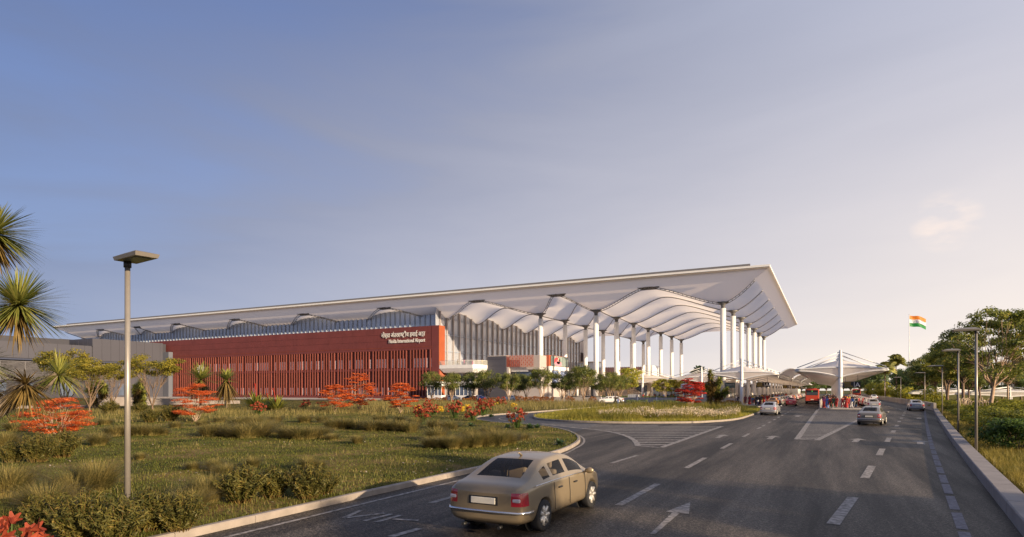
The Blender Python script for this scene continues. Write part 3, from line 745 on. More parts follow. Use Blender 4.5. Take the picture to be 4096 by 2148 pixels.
def lattice(root, x0, x1, y, z0, z1, p=.62, m=None):
    mb = MB(); nx = int((x1-x0)/p); nzz = int((z1-z0)/p)
    for i in range(nx+1): mb.box(x0+i*p-.06, y, z0, x0+i*p+.06, y+.1, z1)
    for i in range(nx):
        for j in range(nzz):
            cx, cz = x0+(i+.5)*p, z0+(j+.5)*p
            if (i+j) % 2: mb.add([(cx-.31, y+.02, cz-.31), (cx-.17, y+.02, cz-.31), (cx+.31, y+.02, cz+.31), (cx+.17, y+.02, cz+.31)], [(0, 1, 2, 3)])
            else: mb.add([(cx+.31, y+.02, cz-.31), (cx+.17, y+.02, cz-.31), (cx-.31, y+.02, cz+.31), (cx-.17, y+.02, cz+.31)], [(3, 2, 1, 0)])
    for j in range(nzz+1): mb.box(x0-.06, y-.01, z0+j*p-.03, x1, y+.06, z0+j*p+.03)
    return bp(mb, 'lattice_screen', m or lat_, root)
lattice(g, -86.6, -77.6, 165.3, 9.85, 13.4)
# block with the big picture screen
g = building('screen_block', (-76, 174, 0), 'white framed block carrying the large picture screen behind the column')
mb = MB(); mb.box(-80.0, 172.0, 10.15, -75.6, 187, 13.5); bp(mb, 'upper_storey', mat('rust_red_upper', (.36, .085, .04), .6), g)
mb = MB(); mb.box(-79.9, 172.2, .1, -75.75, 186.8, 10.1); bp(mb, 'wall', facadegrey, g)
mb = MB()
for y0_, y1_, z0, z1 in ((171.9, 187.2, 8.9, 10.15), (171.9, 173.4, 4.5, 8.9), (178.8, 180.2, 4.5, 8.9), (186.4, 187.2, 4.5, 8.9)): mb.box(-75.75, y0_, z0, -75.3, y1_, z1)
bp(mb, 'white_frame', white, g)
for y0_, y1_ in ((173.5, 178.7), (180.3, 186.3)):
    mb = MB(); mb.box(-75.74, y0_, 5.0, -75.55, y1_, 8.8); bp(mb, 'window', mat('blue_poster_glazing', (.06, .12, .42), .25, col2=(.30, .38, .60), scale=.5, var=.5), g)
scr = empty('picture_screen', (-75.5, 180, 10.3), label='large picture screen of a seated woman in pink before green curtains', cat='screen')
def sc(name, polys, m, off):
    mb = MB()
    for poly in polys: mb.add([(off, y, z) for y, z in poly], [tuple(range(len(poly)))])
    o = mb.build(name, m); o.parent = scr; return o
def ell(cy, cz, ry, rz, n=16): return [(cy+ry*math.cos(2*PI*k/n), cz+rz*math.sin(2*PI*k/n)) for k in range(n)]
mb = MB(); mb.box(0.0, -6.9, 0, .12, 6.6, 3.05); o = mb.build('backdrop', mat('green_curtain_picture', (.10, .20, .19), .4, col2=(.35, .42, .38), scale=.9, stretch=(1, 1, .1), var=.6)); o.parent = scr
sc('chair_back_picture', [ell(-2.6, 1.5, 2.0, 1.25)], mat('picture_crimson', (.50, .05, .06), .5), .13)
sc('dress_picture', [ell(-1.4, .75, 2.9, .78), ell(-1.3, 1.35, 1.5, .75)], mat('picture_pink', (.70, .25, .32), .5), .14)
sc('hair_picture', [ell(-1.2, 2.25, .72, .62), ell(-.35, 1.55, .42, .85)], hairm, .15)
sc('face_picture', [ell(-1.3, 2.2, .46, .5), ell(-1.2, 1.65, .22, .25)], mat('picture_skin', (.66, .44, .34), .5), .16)

# far blocks behind the porch
g = building('far_screened_block', (-90, 290, 0), 'distant block with dark red lattice screen seen between the columns')
mb = MB(); mb.box(-98.5, 291, .1, -76, 305, 9.4); mb.box(-98.5, 291.5, 9.4, -76.5, 304, 14.0); bp(mb, 'wall', mat('lilac_grey_wall', (.36, .34, .38), .8), g)
lattice(g, -98, -79.5, 290.6, 9.6, 14.2, 1.0)
mb = MB(); mb.box(-79.3, 290, .1, -74.6, 304, 14.6); bp(mb, 'end_block', white, g)
g = building('far_glass_block', (-107, 280, 0), 'distant sand-coloured block with glazed upper storey between columns')
mb = MB(); mb.box(-108, 282, .1, -99, 292, 12.3); mb.box(-108.3, 281.8, 16.2, -98.8, 292.3, 16.6); bp(mb, 'wall', mat('sand_wall', (.44, .38, .32), .8), g)
mb = MB(); mb.box(-107.8, 282.1, 12.4, -99.2, 291.9, 16.15); bp(mb, 'upper_glazing', glass, g)
g = building('tower_wall', (-112, 295, 0), 'narrow dark brown tower wall at the far end of the glass hall')
mb = MB(); mb.box(-118, 293.5, .1, -112, 297, 22); mb.box(-111.9, 293.6, .1, -109.5, 296.5, 21.6); bp(mb, 'wall', mat('dark_brown_tower', (.07, .05, .055), .6), g)
# entrance level behind the trees: wall with doors, between x=-74 and -24
g = building('arrivals_frontage', (-50, 205, 0), 'low arrivals frontage with glazed bays and canopy behind the forecourt trees')
mb = MB(); mb.box(-75.5, 205, .1, -26, 215, 5.6); bp(mb, 'wall', mat('cream_wall', (.55, .50, .45), .8, var=.05, scale=.3), g)  # cream base colour with slight random mottling
mb = MB(); mb.box(-75.8, 202.5, 5.6, -25.7, 215.2, 6.1); bp(mb, 'roof', white, g)
for i in range(9):
    mb = MB(); x = -74 + i*5.3; mb.box(x, 204.85, .3, x+3.9, 204.98, 4.4); bp(mb, 'window', bluewin, g)
mb = MB()
for i in range(9): mb.box(-60+i*.9, 196-.0*i, .1, -59.1+i*.9, 200, 4.6-i*.48)
bp(mb, 'staircase', facadegrey, g)

# small white booths left of the balcony
for n_, (x0, x1) in enumerate(((-106.5, -101.5), (-97.2, -91.6))):
    y0 = 152 if n_ == 0 else 153
    g = building('ticket_booth', ((x0+x1)/2, y0, 0), 'small white glazed booth ' + ('partly before the red wall end' if n_ == 0 else 'below the terminal balcony'), 'booth', 'white booths on the forecourt')
    mb = MB(); mb.rbox(x0-.5, y0-.5, 4.0, x1+.5, y0+4.5, 5.3, .08); bp(mb, 'roof', white, g)
    mb = MB(); mb.box(x0, y0, .1, x1, y0+4, 1.3); mb.box(x0+.2, y0+2, 1.3, x0+1, y0+4, 4); bp(mb, 'wall', white, g)
    mb = MB()
    for i in range(5): t = x0 + (x1-x0)*i/4; mb.box(t-.06, y0, 1.3, t+.06, y0+.12, 4)
    bp(mb, 'window_frame', white, g)
    mb = MB(); mb.box(x0+.1, y0+.1, 1.3, x1-.1, y0+.13, 4); bp(mb, 'window', bluewin, g)

# ---- grey annex left of the red wall
g = building('grey_annex', (-240, 130, 0), 'dark grey panelled annex with louvred band left of the red wall')
def panels_x(mb, X, y0, y1, z0, z1, p=3.2, t=.25, gap=.06):      # cladding facing +x
    y = y0
    while y < y1: mb.box(X-t, y, z0, X, min(y+p-gap, y1), z1); y += p
mb = MB(); mb.box(-276, 131, 0, -240.3, 159, 21.5); mb.box(-300, 40, 0, -240.3, 130.9, 18.7); bp(mb, 'wall', darkpanel, g)
mb = MB(); panels_x(mb, -240, 130.8, 157.5, 13.6, 21.8, 3.2); panels_x(mb, -240, 40, 130.4, 13.6, 18.95, 4.4); panels_x(mb, -240, 130.8, 157.5, 0, 12.6, 5.2)
x = -276
while x < -241: mb.box(x, 130.7, 19, x+2.9, 131, 21.8); x += 3.0
bp(mb, 'cladding', greypanel, g)
mb = MB(); mb.box(-240.1, 40, 12.9, -239.2, 157, 13.4); bp(mb, 'overhang', mat('navy_shadow_trim', (.04, .05, .09), .5), g)  # dark shadow line of the overhang put into its navy colour
mb = MB(); z = 6.2
while z < 12.4: mb.box(-239.7, 60, z, -239.45, 143, z+.14); z += .38
for y in range(60, 144, 7): mb.box(-239.42, y, 6.0, -239.3, y+.15, 12.5)
bp(mb, 'louvres', mat('pale_louvre', (.20, .19, .20), .5), g)
mb = MB(); mb.box(-300, 131, 22, -262, 150, 22.5); mb.box(-296, 100, 18.8, -250, 128, 21.5); bp(mb, 'rooftop_plant', darkpanel, g)
for i in range(8):
    mb = MB(); y = 70+i*10; mb.box(-240.05, y, .8, -239.9, y+4, 5.2); w_ = bp(mb, 'window', bluewin, g)
    mb = MB(); mb.box(-239.9, y+1.9, .8, -239.8, y+2.05, 5.2); bp(mb, 'mullion', greypanel, g, parent=w_)
g = building('stair_tower', (-238, 157.8, 0), 'narrow slate grey pier between the annex and the red wall')
mb = MB(); mb.box(-241, 157.6, 0, -236.5, 159.4, 18.2); bp(mb, 'wall', mat('slate_pier', (.13, .14, .17), .6), g)
# ramp walls at the foot of the annex
mb = MB(); A, B = G(395, 1628), G(960, 1617)
d = (B-A).normalized(); n_ = Vector((-d.y, d.x, 0))*.35
mb.add([A, B, B+n_, A+n_, A+Vector((0, 0, 1.75)), B+Vector((0, 0, .75)), B+n_+Vector((0, 0, .75)), A+n_+Vector((0, 0, 1.75))], [(0,1,5,4),(1,2,6,5),(2,3,7,6),(3,0,4,7),(4,5,6,7)])
mb.build('ramp_wall', concrete, label='pale concrete ramp wall stepping down behind the garden shrubs', cat='wall')
mb = MB(); A, B = G(-900, 1648), G(390, 1634); n_ = Vector((0, .5, 0))
mb.add([A, B, B+n_, A+n_] + [p+Vector((0, 0, .55)) for p in (A, B, B+n_, A+n_)], [(0,1,5,4),(1,2,6,5),(2,3,7,6),(3,0,4,7),(4,5,6,7)])
mb.build('garden_wall', concrete, label='low pale garden wall in front of the grey annex', cat='wall')
# low forecourt walls with bollards
mb = MB(); mb.box(-60, 137.4, .1, -12.5, 137.75, 1.15); mb.build('forecourt_wall', facadegrey, label='long low beige wall behind the bollards on the forecourt', cat='wall')
for i in range(12):
    x = -64 + i*4.3
    mb = MB(); mb.cyl(0, 0, .1, 1.15, .09, 10); mb.sphere((0, 0, 1.15), .09, 0, 8, 4)
    o = mb.build('bollard', white, label=f'{ORD[i]} white bollard from the left along the forecourt wall', cat='bollard', group='white bollards on the forecourt'); o.location = (x, 136.4, .05)
# ================================================================== TENSILE CANOPIES
mem = membrane('white_membrane', (.86, .84, .82), (1.0, .92, .83), .74)
def make_canopy(w=6.4, L=12., zt=5.85, apex=7.45, dip=1.0, top=9.0, mr=.32, cables=True):
    root = empty('tensile_canopy')
    def up(u, v):
        x = -w + 2*w*u; q = 1-abs(x)/w; s = .30 + .70*math.cos(PI*v)**2
        return (x, v*L, zt+.12 + .28*(1-(x/w)**2) + (apex-zt-.4)*(q**1.25)*s)
    def lo(u, v):
        x = -w + 2*w*u; q = 1-abs(x)/w; return (x, v*L, zt - dip*q**2.0*(.55+.45*math.cos(PI*v)**2) + (.5*math.sin(PI*v))*q*.6)
    mb = MB(); mb.grid(up, 24, 10); mb.build('membrane', mem, root)
    mb = MB(); mb.grid(lo, 24, 8); mb.build('lining', mem, root)
    for y in (0., L):
        mb = MB()
        mb.grid(lambda u, v, y=y: ((lambda a, b: (a[0], y, a[2]*(1-v)+b*v))(lo(u, y/L), zt+.12+.28*(1-((-w+2*w*u)/w)**2))), 24, 2)
        mb.build('end_panel', mem, root) if y == 0 else None
        mb2 = MB(); mb2.tube([(-w+2*w*k/16, y-.02, zt+.16+.28*(1-(-1+2*k/16)**2)) for k in range(17)], .13, 8)
        mb2.build('edge_beam', white, root)
    mb = MB()
    for j in (0, 1, 2, 3, 4):
        v = j/5; mb.tube([Vector(lo(k/16, v))-Vector((0, 0, .06)) for k in range(17)], .085 if j else .12, 6)
    for sx in (0, 1): mb.tube([Vector(lo(sx, v/4)) for v in range(5)], .14, 6)
    mb.build('rib', white, root)
    mb = MB(); mb.tube([(0, 0, .1), (0, 0, zt-dip-.25)], mr, 18); mb.tube([(0, 0, zt-dip-.25), (0, 0, zt-dip), (0, 0, zt+.2), (0, 0, top-.5), (0, 0, top)], [mr*1.1, mr*.9, mr*1.05, mr*.62, mr*.55], 14)
    mb.build('mast', white, root)
    if cables:
        for sx in (-1, 1):
            for k, (fx, tz) in enumerate(((.96, .25), (.62, .75))):
                mb = MB(); mb.tube([(0, 0, top-tz), (sx*w*fx, 0, zt+.35+.28*(1-fx*fx) + (.1 if k == 0 else .0))], .07, 5); mb.build('cable', white, root)
        mb = MB(); mb.tube([(0, 0, top-.4), (0, L*.45, apex-.35)], .05, 5); mb.build('ridge_cable', white, root)
    mb = MB(); mb.rbox(mr*.9, -.16, 3.3, mr+.22, .16, 3.9, .03); mb.build('loudspeaker', darkpanel, root)
    return root
cproto = make_canopy()
cw = cproto
used = [False]
def put_canopy(x, y, label, group, sc=1., rz=0., proto=None):
    p = proto or cw
    if not p.get('placed'): o = p; p['placed'] = 1
    else:
        o = copy_tree(p)
    if 'placed' in o and o is not p: del o['placed']
    o.location = (x, y, .1); o.scale = (sc,)*3; o.rotation_euler.z = rz
    return tag(o, label, 'canopy', group)
g1 = 'white tensile canopies along the taxi platform'
for i in range(24): put_canopy(-15.1, 128+12*i, f'{ORD[i]} white tent canopy from the near end of the left taxi platform', g1)
g2 = 'white tensile canopies on the median platform'
for i in range(22): put_canopy(1.7, 109+12*i, f'{ORD[i]} white tent canopy from the near end of the median platform', g2)
g3 = 'white tensile canopies on the forecourt'
wide = make_canopy(w=8.6, L=11.2)
fc = [(-110, 180.5, 'below the balcony'), (-110, 191.7, 'behind the balcony one'), (-90, 180.5, 'before the lattice-screened block'), (-90, 191.7, 'deeper, before the lattice-screened block'), (-69.7, 180.5, 'right of the picture screen'), (-69.7, 191.7, 'deeper, right of the picture screen'),
      (-48.8, 179.5, 'behind the yellow-flowering tree'), (-48.8, 190.7, 'second deep behind the yellow-flowering tree'), (-30.2, 170, 'above the spiky joshua tree'), (-30.2, 181, 'second deep above the spiky joshua tree')]
for x, y, lb in fc: put_canopy(x, y, 'wide white forecourt canopy ' + lb, g3, proto=wide)
# low arched link roof between the two long canopy rows
for n_, (ya, yb) in enumerate(((131, 176), (186, 236), (246, 330))):
    lr = empty('arched_link_roof', (-6.4, ya, 0), label=['nearest', 'middle', 'farthest'][n_] + ' white arched link roof between the two canopy rows', cat='roof', group='arched link roofs')
    mb = MB(); mb.grid(lambda u, v: (-2.35+4.7*u, (yb-ya)*v, 5.75 + 1.35*math.sin(PI*u)**.9 + .2*math.sin(PI*v)), 14, 10)
    mb.build('vault', mem, lr)
    mb = MB()
    for y in np.arange(0, yb-ya+.1, 2.5): mb.tube([(-2.35+4.7*u/10, y, 5.68 + 1.35*math.sin(PI*u/10)**.9 + .2*math.sin(PI*y/(yb-ya))) for u in range(11)], .11, 5)
    mb.build('arch_rib', white, lr)
    mb = MB()
    for sx in (-2.35, 2.35): mb.tube([(sx, 0, 5.75), (sx, yb-ya, 5.75)], .16, 8)
    for y in np.arange(0, yb-ya, 1.5): mb.tube([(-2.35, y, 5.75), (-2.35, y+.5, 5.1), (-2.35, y+1, 5.75)], .06, 4)
    mb.build('gutter_truss', white, lr)
# small car-park canopies to the right
g4 = 'low white car-park canopies beyond the right verge'
low = make_canopy(w=6.6, L=6., zt=1.95, apex=3.0, dip=.35, top=3.6, mr=.16)
for i, (px, D, rz, s_, lb) in enumerate([(3582, 205, .0, .62, 'leftmost low car-park canopy, beyond the barrier left of the flagpole'), (3588, 218, 0, .62, 'low car-park canopy just behind the leftmost one'), (3768, 142, .0, 1.0, 'low car-park canopy between the twin-trunk tree and the barrier end'), (3782, 150, 0, 1.0, 'low car-park canopy directly behind the middle one'),
                                       (4040, 112, 0, 1.0, 'rightmost low car-park canopy behind the bare-branched tree'), (4046, 121, 0, 1, 'low car-park canopy behind the rightmost one')]):
    p = at(px, D); o = put_canopy(p.x, p.y, lb, g4, s_ if s_ == 1 else .62, .15, low)
    if s_ < 1: o.scale = (.68, .9, 1.05)

# ================================================================== SIGNS, FLAG, LAMPS
def board(x0, x1, y, z0, z1, letter, label, group='black gate signs under the canopies'):
    b_ = empty('gate_sign', ((x0+x1)/2, y, z0), label=label, cat='sign', group=group); W = x1-x0; H = z1-z0
    mb = MB(); mb.rbox(-W/2, 0, 0, W/2, .18, H, .02); mb.build('panel', signblack, b_)
    mb = MB(); mb.box(W/2-H*.92-.06, -.012, .03, W/2-H*.92, .0, H-.03); mb.build('divider', signwhite, b_)
    me = text_mesh(letter, H*1.05, .004, align='CENTER'); me.transform(Matrix.Translation((W/2-H*.45, -.012, H*.14)) @ Matrix.Rotation(R(90), 4, 'X')); me.materials.clear(); me.materials.append(signwhite); link('letter', me, b_)
    mb = MB()
    for k in range(4):
        zz = H*(.80-.21*k); x_ = -W/2+.14
        for q in range(4 + (k == 3)):
            wq = W*.075*(1+.25*((q*7+k*3) % 3)); mb.box(x_, -.01, zz, x_+wq, 0, zz+H*.085); x_ += wq+.03
    mb.build('text_lines', signyellow, b_)
    mb = MB()
    for sx in (-W*.35, W*.35): mb.cyl(sx, .09, H, H+1.1, .03, 8)
    mb.build('hanger', darkpanel, b_); return b_
for y, l in zip((140, 225, 284, 340, 400), 'ABCDE'):
    board(-13.6, -11.0, y, 3.45, 4.5, l, f'black hanging gate sign with letter {l} and yellow lines over the left taxi platform')
board(2.0, 4.45, 109.4, 3.25, 4.15, 'A', 'black gate sign with letter A hung beside the first median mast')
db = empty('departures_sign', (-19.2, 142, 3.3), label='grey-green departures sign board behind the first left canopy mast', cat='sign')
mb = MB(); mb.rbox(-1.1, 0, 0, 1.1, .15, 1.15, .02); mb.cyl(-1.0, .3, -3.2, 1.1, .06, 8); mb.cyl(1.0, .3, -3.2, 1.1, .06, 8); mb.build('panel', mat('grey_green_sign', (.10, .15, .15), .4), db)
me = text_mesh('Departures', .36, .004, align='CENTER'); me.transform(Matrix.Translation((0, -.02, .62)) @ Matrix.Rotation(R(90), 4, 'X')); me.materials.clear(); me.materials.append(signwhite); link('lettering', me, db)
# info kiosk and small shed between forecourt and taxi platform
kb = empty('security_booth', (-25.2, 137, 0), label='rounded white security booth between the joshua tree and the first canopy mast', cat='booth')
mb = MB(); mb.rbox(-3.2, -2, 3.1, 3.2, 2, 4.2, .3); mb.build('roof', white, kb)
mb = MB(); mb.rbox(-2.9, -1.8, .1, 2.9, 1.8, 1.25, .1); mb.build('wall', facadegrey, kb)
mb = MB(); mb.box(-2.6, -1.5, 1.25, 2.6, 1.5, 3.1); mb.build('window', bluewin, kb)
mb = MB()
for i in range(5): mb.box(-2.7+i*1.3, -1.6, 1.2, -2.55+i*1.3, -1.5, 3.2)
mb.build('window_frame', white, kb)
# terminal frontage beside the taxi platform
fr = building('platform_frontage', (-27, 280, 0), 'long pale terminal frontage with tall dark windows beside the taxi platform')
mb = MB(); mb.box(-31, 172, .1, -25, 420, 5.2); bp(mb, 'wall', mat('cream_wall', (.55, .50, .45), .8), fr)
for i in range(16):
    mb = MB(); mb.box(-25.05, 176+i*9, .4, -24.93, 179.4+i*9, 4.6); bp(mb, 'window', bluewin, fr)
# flag
fp = at(3637, 205); fl = empty('flagpole', fp, label='tall thin flagpole flying an orange, white and green flag', cat='flagpole')
mb = MB(); mb.tube([(0, 0, 0), (0, 0, 14), (0, 0, 28)], [.16, .13, .07], 10); mb.sphere((0, 0, 28.05), .14); mb.build('pole', white, fl)
def flagfn(u, v, z0, z1):
    L = 5.6; x = L*u; return (x*cs, x*sn + .35*math.sin(u*7+v), z0 + (z1-z0)*v - .9*u*u - .12*math.sin(u*8) - .15*u)
fo = None
for nm, z0, z1, c in (('orange_stripe', 26.5, 27.7, (.85, .22, .03)), ('white_stripe', 25.3, 26.5, (.8, .8, .8)), ('green_stripe', 24.1, 25.3, (.02, .22, .05))):
    mb = MB(); mb.grid(lambda u, v: flagfn(u, v, z0, z1), 18, 3); m_ = leaf_mat('flag_'+nm, c, c, trans=.4)
    if fo is None:
        fo = mb.build('flag', m_, fl)
    else: mb.build(nm, m_, fo)
mb = MB(); c0 = Vector(flagfn(.5, .5, 25.3, 26.5)); T = lambda a, r: (c0.x + r*math.cos(a)*cs, c0.y-.05 + r*math.cos(a)*sn, c0.z + r*math.sin(a))
mb.tube([T(2*PI*k/20, .48) for k in range(21)], .05, 4, cap=False)
for k in range(12): mb.tube([T(PI*k/6, .05), T(PI*k/6, .48)], .018, 3, cap=False)
mb.build('wheel_emblem', mat('navy_emblem', (.02, .03, .25), .6), fo)
# street lamps
def lamp(loc, rz, H, label, hl=.86, big=False):
    L_ = empty('street_lamp', loc, rz, label, 'street lamp', 'flat-headed street lamps')
    mb = MB(); mb.tube([(0, 0, 0), (0, 0, H-.05)], [.058, .052], 20); mb.build('pole', polemat, L_)
    mb = MB(); mb.tube([(0, 0, .0), (0, 0, .03)], .13, 16); mb.tube([(0, 0, .03), (0, 0, .05)], [.12, .07], 16); mb.build('base_plate', polemat, L_)
    mb = MB(); mb.cyl(0, 0, H-.14, H-.02, .072, 16); mb.build('collar', darkpanel, L_)
    mb = MB(); z = H-.02; x0, x1, hw = -.12, hl-.12, .23       # thin lozenge housing, ridge on top
    lo_ = [(x0+.03, -hw*.93, z), (x1-.04, -hw*.93, z), (x1-.04, hw*.93, z), (x0+.03, hw*.93, z)]
    mi_ = [(x0, -hw, z+.075), (x1, -hw, z+.075), (x1, hw, z+.075), (x0, hw, z+.075)]
    to_ = [(x0+.16, -hw*.4, z+.15), (x1-.3, -hw*.4, z+.15), (x1-.3, hw*.4, z+.15), (x0+.16, hw*.4, z+.15)]
    mb.add(lo_+mi_+to_, [(3,2,1,0), (8,9,10,11)] + [(i, (i+1) % 4, 4+(i+1) % 4, 4+i) for i in range(4)] + [(4+i, 4+(i+1) % 4, 8+(i+1) % 4, 8+i) for i in range(4)])
    hd = mb.build('lamp_head', polemat, L_)
    mb = MB(); mb.box(x0+.3, -hw*.62, z-.012, x1-.18, hw*.62, z-.002); mb.build('lens', lampglass, hd)
    return L_
p = G(510, 2112); D0 = F*CAMZ/(2112-HY)
lamp(p, R(-8), CAMZ + (HY-1043)*D0/F, 'foreground street lamp standing in the shrubs at the left', 1.0)
for i, (px, D, top) in enumerate([(3905, 27.4, 1321), (3833, 39.9, 1403), (3769, 66, 1465), (3699, 100, 1492), (3603, 137, 1510), (3539, 173, 1521)]):
    p = at(px, D); lamp(p, PI, CAMZ + (HY-top)*D/F, f'{ORD[i]} nearest of the street lamps behind the right-hand wall and barrier', 1.0 if i < 2 else 1.5)

# ================================================================== CARS
tyrem = mat('tyre_rubber', (.022, .022, .024), .85)
rimm = mat('light_alloy', (.72, .68, .60), .4, metal=.3)
chrome = mat('chrome_trim', (.75, .74, .74), .18, metal=.9)
redlens = mat('red_tail_lens', (.36, .012, .025), .18, spec=.8, coat=.6)
clearlens = mat('clear_lens', (.55, .5, .52), .15, spec=.8)
carglass = glass_mat('car_window_glass', (.05, .05, .055), .10, .03)
platem = mat('cream_number_plate', (.70, .66, .56), .5)
seatm = mat('tan_upholstery', (.34, .27, .19), .8)
blackpl = mat('black_plastic', (.02, .02, .02), .5)
def carpaint(name, c, rough=.3, metal=.35): return mat('paint_' + name, c, rough, metal=metal, coat=.5)
beige = carpaint('beige_gold', (.275, .215, .135), .28, .3)
PAINTS = {'beige': beige, 'grey': carpaint('grey', (.20, .185, .17), .35, .2), 'silver': carpaint('silver', (.45, .44, .45)), 'white': carpaint('white', (.75, .74, .72), .3, 0), 'red': carpaint('red', (.50, .03, .04), .3, .1),
          'orange': carpaint('orange', (.72, .25, .03), .3, 0), 'blue': carpaint('blue', (.05, .09, .28)), 'dark': carpaint('dark', (.035, .035, .045))}
st = [ # y, w, zb, zs, zm, belt, wr, zr, crown
 (-2.30,.70,.36,.42,.58,.80,.60,.86,.01),(-2.24,.83,.26,.36,.60,.90,.70,.985,.015),(-2.05,.87,.20,.33,.62,.945,.72,1.035,.02),(-1.72,.885,.19,.31,.62,.97,.72,1.07,.03),
 (-1.22,.89,.19,.30,.62,.98,.645,1.30,.03),(-.86,.89,.19,.30,.62,.975,.60,1.405,.035),(-.79,.89,.19,.30,.62,.975,.597,1.415,.035),(-.40,.89,.19,.30,.62,.97,.59,1.45,.04),(-.03,.89,.19,.30,.62,.965,.59,1.462,.04),(.05,.89,.19,.30,.62,.963,.59,1.462,.04),
 (.52,.89,.19,.30,.62,.955,.59,1.42,.04),(.95,.89,.19,.30,.62,.945,.64,1.21,.035),(1.32,.885,.19,.30,.61,.93,.72,.985,.03),(1.85,.87,.20,.31,.58,.87,.70,.90,.04),(2.14,.82,.22,.33,.54,.76,.64,.80,.03),(2.31,.66,.30,.38,.50,.62,.54,.66,.02)]
def ring(s):
    y, w_, zb, zs, zm, be, wr, zr, cr_ = s
    P = [(0, zb), (w_*.80, zb), (w_*.985, zs), (w_, zm), (w_*.965, be)]
    for f in (.10, .90): P.append((w_*.955 + (wr-w_*.955)*f, be + (zr-be)*f))
    P += [(wr, zr), (wr*.82, zr+cr_*.55), (0, zr+cr_)]
    return [(x, y, z) for x, z in P]
def make_car_mesh(level):
    vs = []; fs = []; mi = []; n = 18
    for s in st:
        r = ring(s); vs += r + [(-x, y, z) for x, y, z in r[1:-1]][::-1]
    gl = {4: 1, 5: 1, 6: 0, 7: 1, 8: 1, 9: 0, 10: 1}
    for i in range(len(st)-1):
        for k in range(n):
            fs.append((i*n+k, i*n+(k+1) % n, (i+1)*n+(k+1) % n, (i+1)*n+k))
            m_ = 0; kk = k if k < 9 else 17-k
            if kk == 5 and i in (4, 6, 7, 9, 10): m_ = 1
            if kk == 8 and i in (3, 4, 10, 11): m_ = 1
            mi.append(m_)
    for off, fl_ in ((0, 1), ((len(st)-1)*n, 0)):
        for k in range(9):
            q = [off+k, off+(k+1), off+((n-k-1) % n), off+((n-k) % n)]
            q = list(dict.fromkeys(q)); fs.append(tuple(q if fl_ == 0 else q[::-1])); mi.append(0)
    me = bpy.data.meshes.new('b'); me.from_pydata(vs, [], fs); me.materials.append(beige); me.materials.append(carglass)
    me.polygons.foreach_set('material_index', mi)
    bm = bmesh.new(); bm.from_mesh(me); bmesh.ops.recalc_face_normals(bm, faces=bm.faces); bm.to_mesh(me); bm.free()
    o = bpy.data.objects.new('b', me); C.objects.link(o)
    sb = o.modifiers.new('s', 'SUBSURF'); sb.levels = level; sb.render_levels = level
    cut = MB()
    for y in (-1.35, 1.45):
        for sx in (-1, 1): cut.tube([(sx*.60, y, .33), (sx*1.2, y, .33)], .375, 28, smooth=False)
    cme = cut.mesh('c', beige); co = bpy.data.objects.new('c', cme); C.objects.link(co)
    bm = bmesh.new(); bm.from_mesh(cme); bmesh.ops.recalc_face_normals(bm, faces=bm.faces); bm.to_mesh(cme); bm.free()
    bo = o.modifiers.new('x', 'BOOLEAN'); bo.operation = 'DIFFERENCE'; bo.object = co; bo.solver = 'EXACT'
    bpy.context.view_layer.update()
    ev = bpy.data.meshes.new_from_object(o.evaluated_get(bpy.context.evaluated_depsgraph_get()))
    bpy.data.objects.remove(o); bpy.data.objects.remove(co)
    bm = bmesh.new(); bm.from_mesh(ev)
    for co_, no_ in (((0, 0, .635), (0, 0, 1)), ((0, 0, .90), (0, 0, 1)), ((.60, 0, 0), (1, 0, 0)), ((-.60, 0, 0), (1, 0, 0)), ((0, -2.02, 0), (0, 1, 0)), ((0, 0, .56), (0, 0, 1)), ((0, 0, .72), (0, 0, 1)), ((.42, 0, 0), (1, 0, 0)), ((-.42, 0, 0), (1, 0, 0)), ((0, 2.02, 0), (0, 1, 0))):
        g_ = [f for f in bm.faces if abs(f.calc_center_median().y) > 1.9]; es_ = {e for f in g_ for e in f.edges}; vs_ = {v for f in g_ for v in f.verts}
        bmesh.ops.bisect_plane(bm, geom=list(vs_)+list(es_)+g_, plane_co=co_, plane_no=no_, dist=1e-5)
    bm.to_mesh(ev); bm.free()
    out = {}
    def sub(test):
        bm = bmesh.new(); bm.from_mesh(ev); bmesh.ops.delete(bm, geom=[f for f in bm.faces if not test(f)], context='FACES')
        for f in bm.faces: f.smooth = True; f.material_index = 0
        # keep shading crisp at wheel arches
        m2 = bpy.data.meshes.new('m'); bm.to_mesh(m2); bm.free(); m2.materials.clear(); return m2
    cen = lambda f: f.calc_center_median()
    isg = lambda f: f.material_index == 1
    def tail(f): c = cen(f); return not isg(f) and c.y < -2.02 and abs(c.x) > .60 and .635 < c.z < .90
    def head(f): c = cen(f); return not isg(f) and c.y > 2.02 and abs(c.x) > .42 and .56 < c.z < .72
    inside = lambda f: (abs(cen(f).x) < .605 and False)
    out['body'] = sub(lambda f: not isg(f) and not tail(f) and not head(f))
    out['taillight_l'] = sub(lambda f: tail(f) and cen(f).x < 0); out['taillight_r'] = sub(lambda f: tail(f) and cen(f).x > 0)
    out['headlight_l'] = sub(lambda f: head(f) and cen(f).x < 0); out['headlight_r'] = sub(lambda f: head(f) and cen(f).x > 0)
    out['rear_window'] = sub(lambda f: isg(f) and cen(f).y < -.8 and abs(f.normal.x) < .5)
    out['windscreen'] = sub(lambda f: isg(f) and cen(f).y > .5 and abs(f.normal.x) < .5)
    out['window_l'] = sub(lambda f: isg(f) and f.normal.x < -.5); out['window_r'] = sub(lambda f: isg(f) and f.normal.x > .5)
    for k in out:
        try: out[k].shade_smooth()
        except Exception: pass
    return out
CM = make_car_mesh(2)
